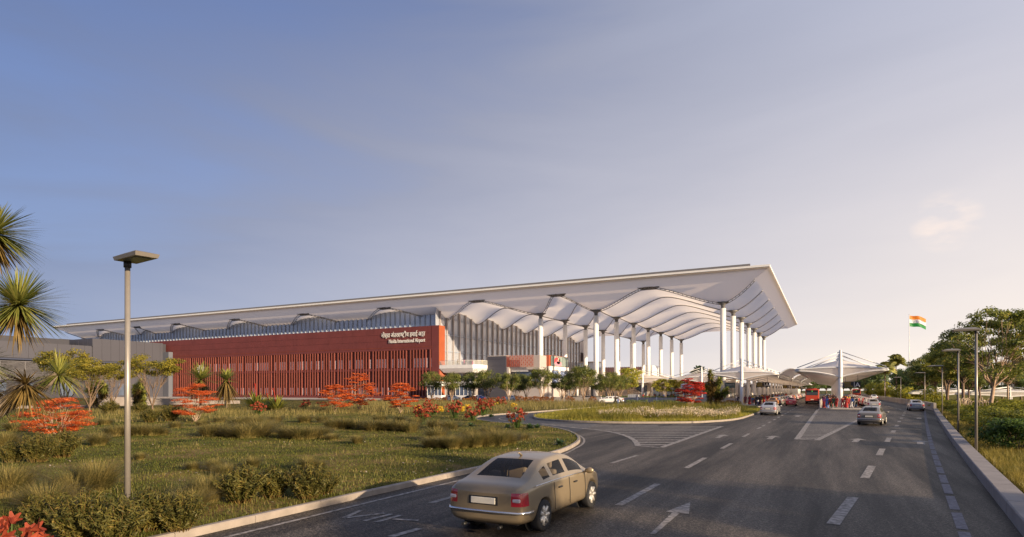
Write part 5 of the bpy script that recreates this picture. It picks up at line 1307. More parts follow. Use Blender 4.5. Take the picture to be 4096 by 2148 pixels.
def sph(n, c, r, shell=.6):
    d = rng.normal(size=(n, 3)); d /= np.linalg.norm(d, axis=1)[:, None]
    q = (shell + (1-shell)*rng.random(n))[:, None] ** .6
    return np.array(c) + d*q*np.array(r), d
def tree_mesh(H, z0, rx, nc, nl, ls, lm, bmt, tr=.12, seed=0, flat=.55, pad=None, forks=1, lean=0., cr=.33, asp=.5):
    """returns (trunk mesh, crown mesh) for a tree of height H with its crown from z0 to H"""
    global rng
    rng = np.random.default_rng(seed); rd = random.Random(seed)
    zc = (H+z0)/2; rz = (H-z0)/2
    cl = []
    for i in range(nc):
        t = rd.random() ** .7; a = rd.random()*2*PI; u = rd.uniform(-.85, .95); rr = math.sqrt(max(0, 1-u*u))*rx*(.35+.65*t)*(1-.3*u if pad else 1)
        cl.append(Vector((math.cos(a)*rr*rd.uniform(.85, 1.12)+lean, math.sin(a)*rr, zc+u*rz*.86)))
    mb = MB(); stems = []
    zf = z0*.75 if forks > 1 else z0*.95
    base_top = Vector((lean*.4, 0, zf*.55 if forks > 1 else zf))
    if forks == 1: mb.tube([(0, 0, -.1), (.02*H*rd.uniform(-1, 1), .01*H, zf*.5), base_top], [tr*1.25, tr, tr*.85], 9)
    else: mb.tube([(0, 0, -.1), (0, 0, .1), base_top*.35], [tr*1.3, tr*1.1, tr], 9); base_top = base_top*.35
    nlimb = max(4, min(11, nc//4)); 
    groups = [[] for _ in range(nlimb)]
    dirs = [2*PI*k/nlimb + rd.uniform(-.3, .3) for k in range(nlimb)]
    for c in cl:
        a = math.atan2(c.y, c.x-lean); k = min(range(nlimb), key=lambda k: abs((a-dirs[k]+PI) % (2*PI)-PI) + rd.uniform(0, .4)); groups[k].append(c)
    for g in groups:
        if not g: continue
        m = sum(g, Vector())/len(g); mid = base_top.lerp(m, .55) + Vector((0, 0, -.05*H))
        mid.x = base_top.x + (mid.x-base_top.x)*.75; mid.y *= .75
        r0 = tr*(.55 if forks == 1 else .62)
        mb.tube([base_top-Vector((0, 0, .05)), base_top.lerp(mid, .5)+Vector((rd.uniform(-.03, .03)*H, rd.uniform(-.03, .03)*H, 0)), mid], [r0, r0*.75, r0*.5], 6, cap=False)
        for c in g:
            q = mid.lerp(c, .5)+Vector((rd.uniform(-.04, .04)*H, rd.uniform(-.04, .04)*H, rd.uniform(-.02, .02)*H))
            mb.tube([mid, q, c], [r0*.42, r0*.25, r0*.10], 5, cap=False)
    parts = []
    for c in cl:
        s = rx*cr*rd.uniform(.7, 1.25); rrz = s*(pad or flat)
        n = int(nl*rd.uniform(.7, 1.3))
        P, d = sph(n, tuple(c), (s, s, rrz), .35)
        P[:, 2] += .08*s*np.sin(P[:, 0]*7/s)
        nr = d.copy(); nr[:, 2] = np.abs(nr[:, 2]) + (1.6 if pad else .5)
        parts.append(np_leaves(P, ls*rng.uniform(.6, 1.3, n), nr, asp))
    V, Fq = cat_np(parts)
    return mb.mesh('trunk', bmt), np_mesh('crown', V, Fq, lm)
def plant(name, loc, meshes, label, cat, group=None, rz=0., sc=1., names=('trunk', 'crown')):
    r = empty(name, loc, rz, label, cat, group)
    r.scale = sc if isinstance(sc, tuple) else (sc,)*3
    for n, me in zip(names, meshes): link(n, me, r)
    return r
def atz(px, D, z=LZ): p = at(px, D); p.z = z; return p

# --- right-hand trees
gt = 'trees beyond the right verge'
T = {'main': tree_mesh(9.8, 2.9, 3.7, 66, 190, .115, L_big, palebark, .15, 3, cr=.22), 'b': tree_mesh(8.6, 3.2, 2.6, 40, 190, .14, L_big, bark, .15, 5, cr=.3), 'c': tree_mesh(9, 3.4, 3.6, 44, 170, .17, L_mid, bark, .17, 8, cr=.28),
     'far': tree_mesh(9, 2.0, 5.0, 50, 150, .25, L_dark, bark, .25, 9, cr=.34), 'bush': tree_mesh(3.0, .3, 2.2, 26, 190, .10, L_bush, bark, .05, 11, cr=.36), 'ybush': tree_mesh(3.6, .4, 2.6, 28, 170, .14, L_yel, bark, .06, 12, cr=.36), 'bare': tree_mesh(8.5, 4.2, 3.2, 40, 40, .14, L_mid, palebark, .16, 13, cr=.22)}
for k, px, D, sc, rz, lb in [('main', 3975, 60, 1.16, 0, 'big broad-crowned fig tree with pale trunk at the right'), ('b', 3795, 89, 1.2, 1, 'upright tree whose trunk stands just left of the second street lamp'), ('b', 3783, 95, 1.15, 3, 'thinner tree pressed behind the upright one left of the second lamp'), ('b', 3852, 80, 1.22, 2, 'upright tree standing right of the second street lamp'), ('c', 3700, 126, 1.1, 3, 'layered tree just right of the flagpole foot'), ('c', 3741, 118, 1.15, 0, 'layered tree right of the flagpole with its trunk left of the third lamp'),
                         ('bare', 4031, 110, .95, 2, 'sparse tree with bare forking branches behind the big fig'), ('c', 3875, 104, .85, 4, 'small olive-leaved tree left of the big fig trunk'), ('c', 3917, 112, .95, 5, 'olive-leaved tree hidden behind the big fig crown'), ('main', 4125, 70, 1.25, 2, 'large tree cut off by the right edge behind the shrubs'),
                         ('far', 3700, 150, 1.0, 1, 'dark tree right of the flagpole foot'), ('far', 3655, 190, 1.1, 2, 'dark tree directly behind the flagpole'), ('far', 3610, 210, 1.1, 4, 'dark tree between the palms and the flagpole'), ('far', 3745, 190, 1.05, 3, 'dark tree filling the gap behind the third lamp'),
                         ('far', 3480, 255, 1.35, 5, 'rounded dark tree right of the median canopy'), ('far', 3440, 390, 1.6, 1, 'dark tree under the right tip of the median canopy'), ('far', 3830, 170, 1.0, 6, 'dark tree behind the second lamp'), ('far', 3905, 180, 1.0, 2, 'dark tree behind the car-park canopies'), ('far', 4010, 170, 1.05, 0, 'dark tree behind the sparse one'), ('far', 4085, 160, 1.0, 1, 'dark tree at the right edge in the background'), ('far', 3235, 430, 1.5, 4, 'dark tree at the far end between the two canopy rows'), ('far', 3275, 440, 1.55, 2, 'darkest tree behind the red bus'), ('far', 3305, 450, 1.55, 0, 'dark tree just right of the red bus far behind'), ('far', 3335, 470, 1.6, 3, 'dark tree behind the median masts'), ('far', 3372, 460, 1.6, 5, 'dark tree below the right gate sign'), ('far', 3402, 450, 1.5, 1, 'dark tree left of the far red bus'), ('far', 3205, 450, 1.4, 6, 'dark tree at the end of the taxi platform')]:
    plant('tree', atz(px, D, .0), T[k], lb, 'tree', gt, rz, sc)
gb = 'shrubs beyond the right verge'
for i, (k, px, D, sc) in enumerate([('ybush', 3500, 215, 1.5), ('ybush', 3535, 205, 1.5), ('ybush', 3650, 160, 1.4), ('ybush', 3685, 152, 1.25), ('ybush', 3615, 156, 1.05), ('ybush', 3640, 146, .95), ('ybush', 3722, 108, .9), ('bush', 3745, 98, .8), ('bush', 3775, 88, .75), ('bush', 3822, 78, .75), ('bush', 3850, 66, .7),
                                ('bush', 3885, 58, .75), ('bush', 3925, 52, .8), ('bush', 3965, 46, .8), ('bush', 4010, 43, .85), ('bush', 4055, 40, .8), ('bush', 4100, 38, .85), ('bush', 3875, 80, .9), ('bush', 3930, 76, .9), ('bush', 4075, 60, 1.0), ('bush', 4020, 66, 1.0), ('bush', 4120, 52, 1.0), ('bush', 3905, 68, .8), ('bush', 3990, 56, .9), ('bush', 4145, 34, .9)]):
    plant('shrub', atz(px, D, 0), T[k], f'yellow-green shrub, {ORD[i]} from the far left along the right verge' if k == 'bush' else f'yellow-flecked bush, {ORD[i]} from the far left beyond the barrier', 'shrub', gb, i*1.3, (sc, sc, sc*(.62 if k == 'bush' else 1)))
darkb = tree_mesh(1.5, .1, 1.3, 24, 170, .07, leaf_mat('deep_green_shrub_leaf', (.02, .05, .01), (.10, .15, .02), 2), bark, .04, 21, cr=.36)
for i, (px, D) in enumerate([(4020, 29.5), (4078, 28.0), (4130, 31)]): plant('shrub', atz(px, D, 0), darkb, ['dark green shrub on the verge right of the nearest lamp', 'dark green shrub at the right edge of the picture', 'dark green shrub just out at the far right'][i], 'shrub', gb, i*2., .95)
# off-frame trees towards the sun whose shade falls across the carriageway
shade = T['main']
for i, (x, y, s) in enumerate([(24, 8.5, 1.05), (33, 7, .95), (19, 3.0, .8), (42, 2, 1.15), (30, -3, 1.0)]):
    plant('tree', (x, y, 0), shade, f'{ORD[i]} of the tall trees behind the viewer that shade the road', 'tree', 'shade trees outside the picture', i*1.1, s)
# --- palms
def palm_mesh(H, nf, fl, seed, lm):
    rd = random.Random(seed); mb = MB()
    mb.tube([(0, 0, -.1), (.1, 0, H*.4), (.02, .05, H*.8), (0, 0, H)], [.24, .17, .14, .16], 9)
    P = []
    for i in range(nf):
        a = 2*PI*i/nf*2.4 + rd.uniform(-.2, .2); el = rd.uniform(-.15, 1.35); L = fl*rd.uniform(.85, 1.1)
        d = Vector((math.cos(a), math.sin(a), 0)); pts = []
        for k in range(9):
            t = k/8; pts.append(Vector((0, 0, H)) + d*(L*t*math.cos(el)*(1-.12*t)) + Vector((0, 0, L*(t*math.sin(el) - .48*t*t))))
        for k in range(8):
            for j in range(5):
                p = pts[k].lerp(pts[k+1], j/5); tn = (pts[k+1]-pts[k]).normalized(); sd = tn.cross(Vector((0, 0, 1))).normalized(); w_ = fl*.28*math.sin(PI*min(1, (k+j/5)/8*.85+.12))
                for s in (-1, 1):
                    e = p + sd*s*w_ + tn*w_*.35 - Vector((0, 0, w_*.45)); P.append([p-tn*.085, p+tn*.085, e+tn*.03, e-tn*.03])
    V = np.array([[tuple(q) for q in r] for r in P]).reshape(-1, 3); return mb.mesh('trunk', bark), np_mesh('fronds', V, np.arange(len(V)).reshape(-1, 4), lm)
pm = palm_mesh(1.0*11.9, 36, 4.1, 4, L_palm); pm2 = palm_mesh(8.9, 32, 3.7, 9, L_palm)
gp = 'palm trees'
plant('palm_tree', atz(3584, 190, 0), pm, 'taller coconut palm left of the flagpole', 'palm tree', gp, 0, 1.0, ('trunk', 'fronds'))
plant('palm_tree', atz(3541, 190, 0), pm2, 'shorter coconut palm at the right tip of the median canopy', 'palm tree', gp, 2, 1.1, ('trunk', 'fronds'))
plant('palm_tree', atz(2794, 270, 0), palm_mesh(11.5, 30, 4.6, 14, leaf_mat('blue_green_frond', (.02, .05, .035), (.08, .12, .07), .6)), 'dark palm left of the corner column', 'palm tree', gp, 1, 1.0, ('trunk', 'fronds'))
plant('palm_tree', atz(2858, 270, 0), pm2, 'small palm beside the corner column', 'palm tree', gp, 3, 1.0, ('trunk', 'fronds'))
# --- forecourt trees
FT = [tree_mesh(7.2, 2.9, 3.0, 36, 170, .14, L_mid, palebark, .12, 31, forks=3, cr=.34, flat=.8), tree_mesh(7.0, 3.0, 2.9, 36, 170, .14, L_mid, palebark, .12, 37, forks=3, cr=.34, flat=.8), tree_mesh(7.5, 2.7, 3.1, 38, 170, .15, leaf_mat('dusky_green_leaf', (.035, .06, .02), (.16, .18, .05), .9, c3=(.34, .25, .07), trans=.45), palebark, .12, 41, forks=3, cr=.34, flat=.8)]
gf_ = 'small forecourt trees in a row before the terminal'
for i, (px, D, sc) in enumerate([(1728, 146, 1.0), (1806, 140, .95), (1885, 152, 1.0), (1952, 148, 1.05), (2035, 142, .95), (2066, 148, .92), (2105, 158, .95), (2168, 142, 1.1), (2250, 144, 1.0), (2292, 150, .95), (2334, 142, 1.2), (2398, 158, .95), (2438, 150, 1.0), (2480, 160, .95)]):
    plant('tree', atz(px, D, .05), FT[i % 3], f'{ORD[i]} small forecourt tree from the left, in the row before the terminal', 'tree', gf_, i*1.7, sc)
YT = tree_mesh(8.0, 2.8, 3.4, 40, 170, .16, L_yel, bark, .13, 51, forks=3, cr=.28)
for px, D, sc, lb in [(2520, 168, 1.12, 'tall yellow-blossoming tree left of the forecourt canopy'), (2468, 165, .85, 'yellow-blossoming tree among the last forecourt trees'), (2650, 172, .75, 'small yellow tree between the forecourt canopy masts'), (2690, 178, .75, 'small yellow tree under the right tip of the forecourt canopy'), (2748, 180, .8, 'yellow-green tree behind the crimson maple')]:
    plant('tree', atz(px, D, .05), YT, lb, 'tree', 'yellow blossoming trees', px, sc)
# --- golden acacias at the left
A1 = tree_mesh(7.8, 4.6, 3.5, 46, 150, .12, L_aca, bark, .11, 61, forks=2, flat=.42, cr=.27)
for px, D, sc, rz, lb in [(610, 78, (.98, .98, .93), 0, 'golden-leaved acacia right of the foreground lamp'), (358, 76, (.85, .85, .82), 2, 'golden-leaved acacia left of the lamp with reddish trunk'), (262, 84, (1.05, 1.05, 1.08), 4, 'tallest golden acacia behind the near yucca'), (450, 96, (.9, .9, .9), 5, 'golden acacia farthest back behind the lamp pole')]:
    plant('tree', atz(px, D), A1, lb, 'tree', 'golden acacias in the garden', rz, sc)
# --- maples
def maple(px, py, H, rx, lm, label, seed, z=LZ):
    D = F*(CAMZ-z)/(py-HY)
    t = tree_mesh(H*1.08, H*.05, rx*.86, 62, int(230), .075*max(.8, D/60), lm, mat('pale_maple_bark', (.45, .33, .24), .8), .055, seed, pad=.13, forks=3, cr=.33, asp=.36)
    plant('maple', atz(px, D, z), t, label, 'maple', 'red maples in the garden', seed)
maple(217, 1757, 2.35, 2.0, L_red, 'scarlet maple at the left beside the spiky yucca', 71)
maple(781, 1686, 3.3, 2.0, L_red, 'scarlet maple in front of the white-flowering yucca', 72)
maple(1437, 1645, 4.9, 2.6, L_red, 'tallest scarlet maple before the red fin wall', 73)
maple(1337, 1648, 3.4, 2.3, L_red, 'scarlet maple leaning on the left of the tallest one', 74)
maple(1602, 1652, 3.6, 2.1, L_red, 'scarlet maple below the wall lettering', 75)
maple(2763, 1635, 4.4, 2.5, L_crim, 'crimson maple on the island beside the joshua tree', 76)
# --- rosettes
def rosette(n, L, w, up0=-.3, up1=1.0, droop=.3, seed=0, c=(0, 0, 0), stiff=1.7):
    g = np.random.default_rng(seed); a = g.uniform(0, 2*PI, n); s = g.uniform(up0, up1, n); el = np.arcsin(np.clip(s, -.999, .999)); l = L*g.uniform(.7, 1.1, n)
    d = np.stack([np.cos(a)*np.cos(el), np.sin(a)*np.cos(el), np.sin(el)], 1); sd = np.stack([-np.sin(a), np.cos(a), np.zeros(n)], 1)
    V = np.zeros((n, 5, 2, 3))
    for i in range(5):
        t = i/4; p = np.array(c) + d*(l*t)[:, None]*.98 + d*.02; p[:, 2] -= droop*l*t**stiff*.6
        ww = (w*(math.sin(PI*min(1, .18+.82*t))**.6 if t < 1 else .04)*.5); V[:, i, 0] = p - sd*ww; V[:, i, 1] = p + sd*ww
    o = np.arange(n)[:, None]*10; Fq = np.concatenate([np.stack([o[:, 0]+2*i, o[:, 0]+2*i+1, o[:, 0]+2*i+3, o[:, 0]+2*i+2], 1) for i in range(4)])
    return V.reshape(-1, 3), Fq
def ros_obj(name, parent, c, n, L, w, m, **k):
    V, Fq = rosette(n, L, w, c=(0, 0, 0), **k); o = link(name, np_mesh(name, V, Fq, m), parent); o.location = c; return o
# big tree yucca at the left edge, its heads hang into the picture
def zat(py, D): return CAMZ + (HY-py)*D/F
yD = 12.5; yb = at(-330, yD); yb.z = LZ
yr = empty('yucca_tree', yb, label='tall tree yucca at the left edge with big spiky leaf heads', cat='yucca')
heads = [(-25, 935, 12.3, .92, 620, L_yuc, 0), (75, 1222, 12.0, .95, 640, L_yuc, 1), (-70, 1450, 12.8, .8, 170, L_yuc, 2), (105, 1540, 12.5, .74, 300, L_dry, 3), (-30, 1560, 13.4, .8, 200, L_dry, 4), (235, 1500, 13.0, .72, 200, L_yuc, 5)]
mb = MB(); cen = []
for px, py, D, L, n, m_, s in heads:
    p = at(px, D); p.z = zat(py, D); cen.append(p - yb)
t0 = Vector((0, 0, 0)); f1 = Vector((.15, .1, 1.1)); 
mb.tube([t0, (.05, 0, .6), f1, (.2, .1, 2.6), (.3, .2, 4.4)], [.28, .22, .2, .17, .14], 10)
for i, c in enumerate(cen):
    st_ = [Vector((.3, .2, 4.4)), Vector((.2, .1, 2.8)), Vector((.2, .1, 2.0)), f1, f1, f1][i]
    mb.tube([st_, st_.lerp(c, .5) + Vector((0, 0, .12)), c], [.13, .11, .10], 8)
mb.build('trunk', yuccabark, yr)
for (px, py, D, L, n, m_, s), c in zip(heads, cen):
    ros_obj('leaf_head', yr, c, n, L, .024, m_, seed=s, up0=-.55 if m_ is L_yuc else -.8, up1=.98 if m_ is L_yuc else .75, droop=.34 if m_ is L_yuc else .45)
    if m_ is L_yuc and s < 2: ros_obj('dry_skirt', yr, c - Vector((.05, 0, .08)), 110, L*.75, .032, L_dry, seed=s+20, up0=-1, up1=-.35, droop=.35)
# smaller yuccas and joshua trees in the garden
def yucca(px, py, H, L, label, seed, name='yucca', flower=False, skirt=True, n=150, w=.05, group='spiky yuccas in the garden'):
    p = G(px, py, LZ); r = empty(name, p, seed, label, 'yucca', group); mb = MB()
    mb.tube([(0, 0, -.1), (.03, 0, H*.5), (0, 0, H)], [.17, .13, .12], 9); mb.build('trunk', yuccabark, r)
    ros_obj('leaf_head', r, Vector((0, 0, H)), n, L, w, L_yuc, seed=seed, up0=-.25, up1=.99, droop=.12)
    if skirt: ros_obj('dry_skirt', r, Vector((0, 0, H-.05)), 140, H*.95, .13, L_dry, seed=seed+1, up0=-1, up1=-.6, droop=.25)
    if flower:
        mb = MB(); mb.tube([(0, 0, H), (0, 0, H+1.7)], [.04, .02], 6); f = mb.build('flower_stalk', palebark, r)
        P, d = sph(420, (0, 0, H+1.3), (.55, .55, 1.0), .5); V, Fq = np_leaves(P, .12, d); link('white_blossoms', np_mesh('bl', V, Fq, leaf_mat('white_petal', (.55, .5, .45), (.8, .76, .7), 5)), f)
yucca(803, 1627, 4.5, 3.3, 'white-flowering yucca behind the second maple', 81, flower=True, n=230, w=.15)
yucca(905, 1632, 4.3, 2.3, 'pale-skirted yucca right of the white-flowering one', 82, n=210, w=.13)
def joshua(px, py, s, label, seed, stems, z=LZ, group='joshua trees'):
    p = G(px, py, z); r = empty('joshua_tree', p, 0, label, 'joshua tree', group, scale=s); mb = MB()
    for stm in stems:
        mb.tube([Vector(q[:3]) for q in stm], [q[3] for q in stm], 9)
    mb.build('trunk', yuccabark, r); rd = random.Random(seed); k = 0
    for stm in stems:
        e = Vector(stm[-1][:3]); d_ = (e-Vector(stm[-2][:3])).normalized()
        for q in range(stm[-1][4] if len(stm[-1]) > 4 else 1):
            c = e - d_*.42*q + Vector((rd.uniform(-.1, .1), rd.uniform(-.1, .1), 0))
            ros_obj('leaf_head', r, c, 130, .74, .10, L_yuc if q < 2 else L_dry, seed=seed+k, up0=-.9, up1=.98, droop=.15); k += 1
joshua(385, 1632, 1.25, 'twin-trunked joshua tree left of the lamp pole', 200, [[(0, 0, 0, .3), (-.5, 0, 1.0, .24), (-.8, 0, 2.2, .2), (-1.0, 0, 2.9, .15, 4)], [(0, 0, 0, .3), (.5, .2, 1.0, .26), (.6, .1, 2.2, .2), (.2, 0, 3.3, .15, 4)], [(.55, .2, 1.3, .2), (1.4, .2, 1.9, .16), (1.9, 0, 2.5, .14, 4)], [(-.7, 0, 1.8, .15), (-1.6, 0, 2.3, .12, 3)], [(-.3, 0, .8, .15), (-.9, .1, .9, .12, 3)], [(.6, 0, 2.0, .15), (1.1, 0, 2.9, .12, 3)]])
joshua(560, 1632, 1.15, 'bushy joshua tree right of the lamp pole', 240, [[(0, 0, 0, .25), (.1, 0, 1.2, .2), (.2, 0, 2.4, .17), (.3, 0, 3.4, .13, 6)], [(0, 0, .8, .2), (-.9, 0, 1.7, .15), (-1.3, 0, 2.6, .12, 4)], [(.1, 0, 1, .2), (.9, 0, 1.9, .14, 3)], [(0, 0, .3, .2), (-1.2, 0, .9, .12, 3)], [(.1, 0, .6, .2), (1.0, 0, .9, .12, 3)], [(.2, 0, 2.2, .15), (-.4, 0, 3.0, .12, 3)]])
joshua(2851, 1631, 1.28, 'shaggy joshua tree on the island beside the crimson maple', 280, [[(-.35, 0, 0, .3), (-.45, 0, 1.2, .26), (-.3, 0, 2.6, .24), (-.25, 0, 4.1, .2, 8)], [(.1, 0, 0, .25), (.55, 0, .9, .22), (1.0, 0, 1.5, .2), (1.5, 0, 2.0, .14, 4)], [(-.2, 0, 2.4, .2), (.5, 0, 2.9, .16), (.8, 0, 3.3, .12, 5)], [(-.4, 0, 2.0, .2), (-1.0, 0, 2.6, .14, 4)], [(.5, 0, 1.2, .18), (.6, 0, 2.1, .14, 4)]])
# sword-leaved clumps
for px, py, L, lb, s in [(1027, 1640, 3.5, 'large sword-leaved flax clump with a red flower spike', 91), (1105, 1643, 2.9, 'flax clump right of the largest one', 92), (1075, 1640, 2.2, 'small flax clump between the two large ones', 93)]:
    p = G(px, py, LZ); r = empty('flax_clump', p, s, lb, 'flax plant', 'flax clumps before the red wall')
    ros_obj('leaves', r, Vector((0, 0, 0)), 170, L, .17, leaf_mat('flax_leaf', (.06, .09, .02), (.30, .28, .05), 1.2), seed=s, up0=.42, up1=.99, droop=.28, stiff=2.4)
    mb = MB(); mb.tube([(0, 0, 0), (.2, 0, L*.8), (.45, 0, L*1.02)], [.04, .05, .14], 6); mb.build('flower_spike', L_crim, r)
# coral lily clumps
def lily_mesh(n, R_, H, seed, big=1.):
    rd = random.Random(seed); st = MB(); P = []
    for i in range(n):
        a = rd.random()*2*PI; q = math.sqrt(rd.random())*R_; b_ = Vector((math.cos(a)*q*.4, math.sin(a)*q*.4, 0)); h = H*rd.uniform(.30, 1.0)*(1-.25*(q/R_)**2)
        e = Vector((math.cos(a)*q, math.sin(a)*q, h)); st.tube([b_, b_.lerp(e, .5)+Vector((0, 0, .05)), e], [.012, .012, .01], 5, cap=False)
        for k in range(rd.choice([1, 2, 3])):
            ax = Vector((math.cos(a+k*1.9), math.sin(a+k*1.9), rd.uniform(-.1, .7))).normalized(); u = ax.orthogonal().normalized(); v = ax.cross(u); S = .15*big*rd.uniform(.8, 1.15)
            for m in range(6):
                t = m*PI/3; rad = u*math.cos(t)+v*math.sin(t); sd = ax.cross(rad)
                p0 = e; p1 = e + ax*S*.65 + rad*S*.28; p2 = e + ax*S*.95 + rad*S*.8; w1 = sd*S*.25
                P.append([p0-sd*.008, p0+sd*.008, p1+w1, p1-w1]); P.append([p1-w1, p1+w1, p2+sd*.012, p2-sd*.012])
    V = np.array([[tuple(x) for x in r] for r in P]).reshape(-1, 3); pet = np_mesh('blooms', V, np.arange(len(V)).reshape(-1, 4), L_flow)
    for i in range(26):
        a = rd.random()*2*PI; L = rd.uniform(.4, .7)*H; pts = [(0, 0, 0), (math.cos(a)*L*.4, math.sin(a)*L*.4, L*.6), (math.cos(a)*L*.95, math.sin(a)*L*.95, L*.5)]
        d = Vector((-math.sin(a), math.cos(a), 0))*.03; q = [Vector(x) for x in pts]; st.add([q[0]-d*.5, q[0]+d*.5, q[1]+d, q[1]-d, q[2]+d*.1, q[2]-d*.1], [(0, 1, 2, 3), (3, 2, 4, 5)])
    return st.mesh('stems', L_strap), pet
LM = [lily_mesh(44, .8, 1.5, 1), lily_mesh(34, .65, 1.25, 2)]
for i, (px, py, s, lb) in enumerate([(1690, 1697, 1.15, 'coral lily clump left of centre with fallen blooms at its foot'), (1733, 1660, 1.1, 'small coral lily clump behind the left ones'), (1818, 1672, 1.25, 'coral lily clump backed by yellow flowers'), (1893, 1682, 1.2, 'wide coral lily clump beside the slip road kerb'), (1935, 1662, 1.35, 'tall coral lily clump on the right of the wide one'),
                                 (2004, 1625, 1.5, 'coral lily clump far back below the lattice block'), (2066, 1712, 1.05, 'coral lily clump on the lawn tip beside dark leafy plants'), (1222, 1637, 1.3, 'small coral lily clump before the red wall left of the maples'), (1035, 1662, 1.1, 'coral lily clump below the flax clumps'), (1715, 1640, 1.3, 'coral lily clump deepest left of the yellow flowers'), (1960, 1640, 1.1, 'coral lily clump behind the wide ones')]):
    p = G(px, py, LZ); plant('lily_clump', p, LM[i % 2], lb, 'flowers', 'coral lily clumps', i*1.4, s*.88, ('stems', 'blooms'))
p = at(45, 8.4); p.z = LZ
plant('lily_clump', p, lily_mesh(20, .34, .95, 5, 1.05), 'big close coral lily at the bottom left corner', 'flowers', None, 0, 1., ('stems', 'blooms'))
# yellow flowers
ym = tree_mesh(.8, .1, .6, 16, 60, .06, L_yfl, L_strap, .02, 33, cr=.35)
for i, (px, py) in enumerate([(1764, 1650), (1845, 1650), (1985, 1625), (2050, 1632), (1670, 1645), (1872, 1640)]): plant('flower_bush', G(px, py, LZ), ym, f'{["pale yellow bush between the left lily clumps", "yellow bush behind the lily clump left of the kerb", "yellow bush below the farthest lily clump", "small yellow bush before the lattice block hedge", "yellow bush right of the lettering maple", "yellow-orange bush between two lily clumps"][i]}', 'flowers', 'yellow flower bushes', i, 1.0, ('stems', 'blooms'))
# dark leafy ground plants
hm_ = [rosette(70, .5, .13, up0=.15, up1=.95, droop=.5, seed=s, stiff=2) for s in (1, 2)]
hme = [np_mesh('leaves', V, Fq, L_host) for V, Fq in hm_]
for i, (px, py, s, lb) in enumerate([(2240, 1780, 1.0, 'dark leafy plant alone on the lawn tip'), (2120, 1714, 1.15, 'dark leafy plant right of the lily on the lawn tip'), (2148, 1712, 1.0, 'dark leafy plant nearest the slip road'), (2030, 1712, .9, 'dark leafy plant left of the lily on the lawn tip'), (1835, 1708, .8, 'dark leafy plant below the wide lily clumps'), (1885, 1706, .9, 'dark leafy plant right of the one below the wide lilies'), (1965, 1668, 1.1, 'dark leafy plant by the slip road kerb'), (2090, 1640, 1.0, 'dark leafy plant on the far lawn'), (1790, 1690, .8, 'dark leafy plant between the lily clumps')]):
    o = link('leafy_plant', hme[i % 2]); o.location = G(px, py, LZ); o.scale = (s,)*3; o.rotation_euler.z = i*1.3; tag(o, lb, 'leafy plant', 'dark leafy ground plants')
# --- olive shrubs (upright leafy stems)
def shrub_mesh(n, R_, H, seed, ls=.05):
    rd = random.Random(seed); st = MB(); C_ = []; N_ = []
    for i in range(n):
        a = rd.random()*2*PI; q = math.sqrt(rd.random()); b_ = Vector((math.cos(a)*q*R_*.35, math.sin(a)*q*R_*.35, 0)); e = Vector((math.cos(a)*q*R_, math.sin(a)*q*R_, H*(1-.45*q*q)*rd.uniform(.7, 1.08)))
        m = b_.lerp(e, .5) + Vector((0, 0, .06*H)); st.tube([b_, m, e], [.009, .007, .004], 4, cap=False)
        K = int(9*H/.9)+26
        for k in range(K):
            t = .15+.85*k/K; p = b_.lerp(m, t*2) if t < .5 else m.lerp(e, t*2-1); an = k*2.4; C_.append(p + Vector((math.cos(an), math.sin(an), .5))*ls*.8); N_.append((math.cos(an)*.6, math.sin(an)*.6, .8))
    global rng
    rng = np.random.default_rng(seed); V, Fq = np_leaves(np.array([tuple(c) for c in C_]), ls*1.15, np.array(N_), .24)
    return st.mesh('stems', L_dry), np_mesh('leaves', V, Fq, L_olive)
SM = [shrub_mesh(130, .62, .95, 1), shrub_mesh(110, .55, .8, 2), shrub_mesh(90, .5, .7, 3)]
gs_ = 'olive leafy shrubs on the lawn'
for i, (px, py, s, lb) in enumerate([(330, 2165, 1.0, 'olive shrub at the bottom edge left of the lamp pole'), (470, 2180, 1.0, 'olive shrub wrapped around the foot of the lamp pole'), (600, 2120, 1.15, 'large olive shrub right of the lamp pole'), (715, 2125, .85, 'flowering olive shrub between the lamp and the kerb'), (965, 2010, 1.15, 'tall olive shrub near the kerb, left of the pair'), (1090, 1990, 1.15, 'tall olive shrub in the middle near the kerb'), (1230, 1995, 1.0, 'olive shrub nearest the kerb by the road legend'), (1300, 1975, .8, 'small olive shrub at the right end near the kerb'),
                                 (50, 1850, 1.15, 'olive shrub left of the first maple at the picture edge'), (150, 1848, 1.2, 'olive shrub under the scarlet maple at the left'), (250, 1830, 1.4, 'rounded olive shrub right of the first maple foot'), (600, 1690, 1.7, 'olive shrub right of the golden acacia foot'), (680, 1685, 1.6, 'olive shrub just left of the second maple'), (440, 1655, 2.0, 'olive shrub beneath the twin joshua tree'), (560, 1652, 1.8, 'olive shrub beneath the bushy joshua tree'), (190, 2120, .8, 'olive shrub beside the close coral lily')]):
    plant('shrub', G(px, py, LZ), SM[i % 3], lb, 'shrub', gs_, i*2.1, s, ('stems', 'leaves'))
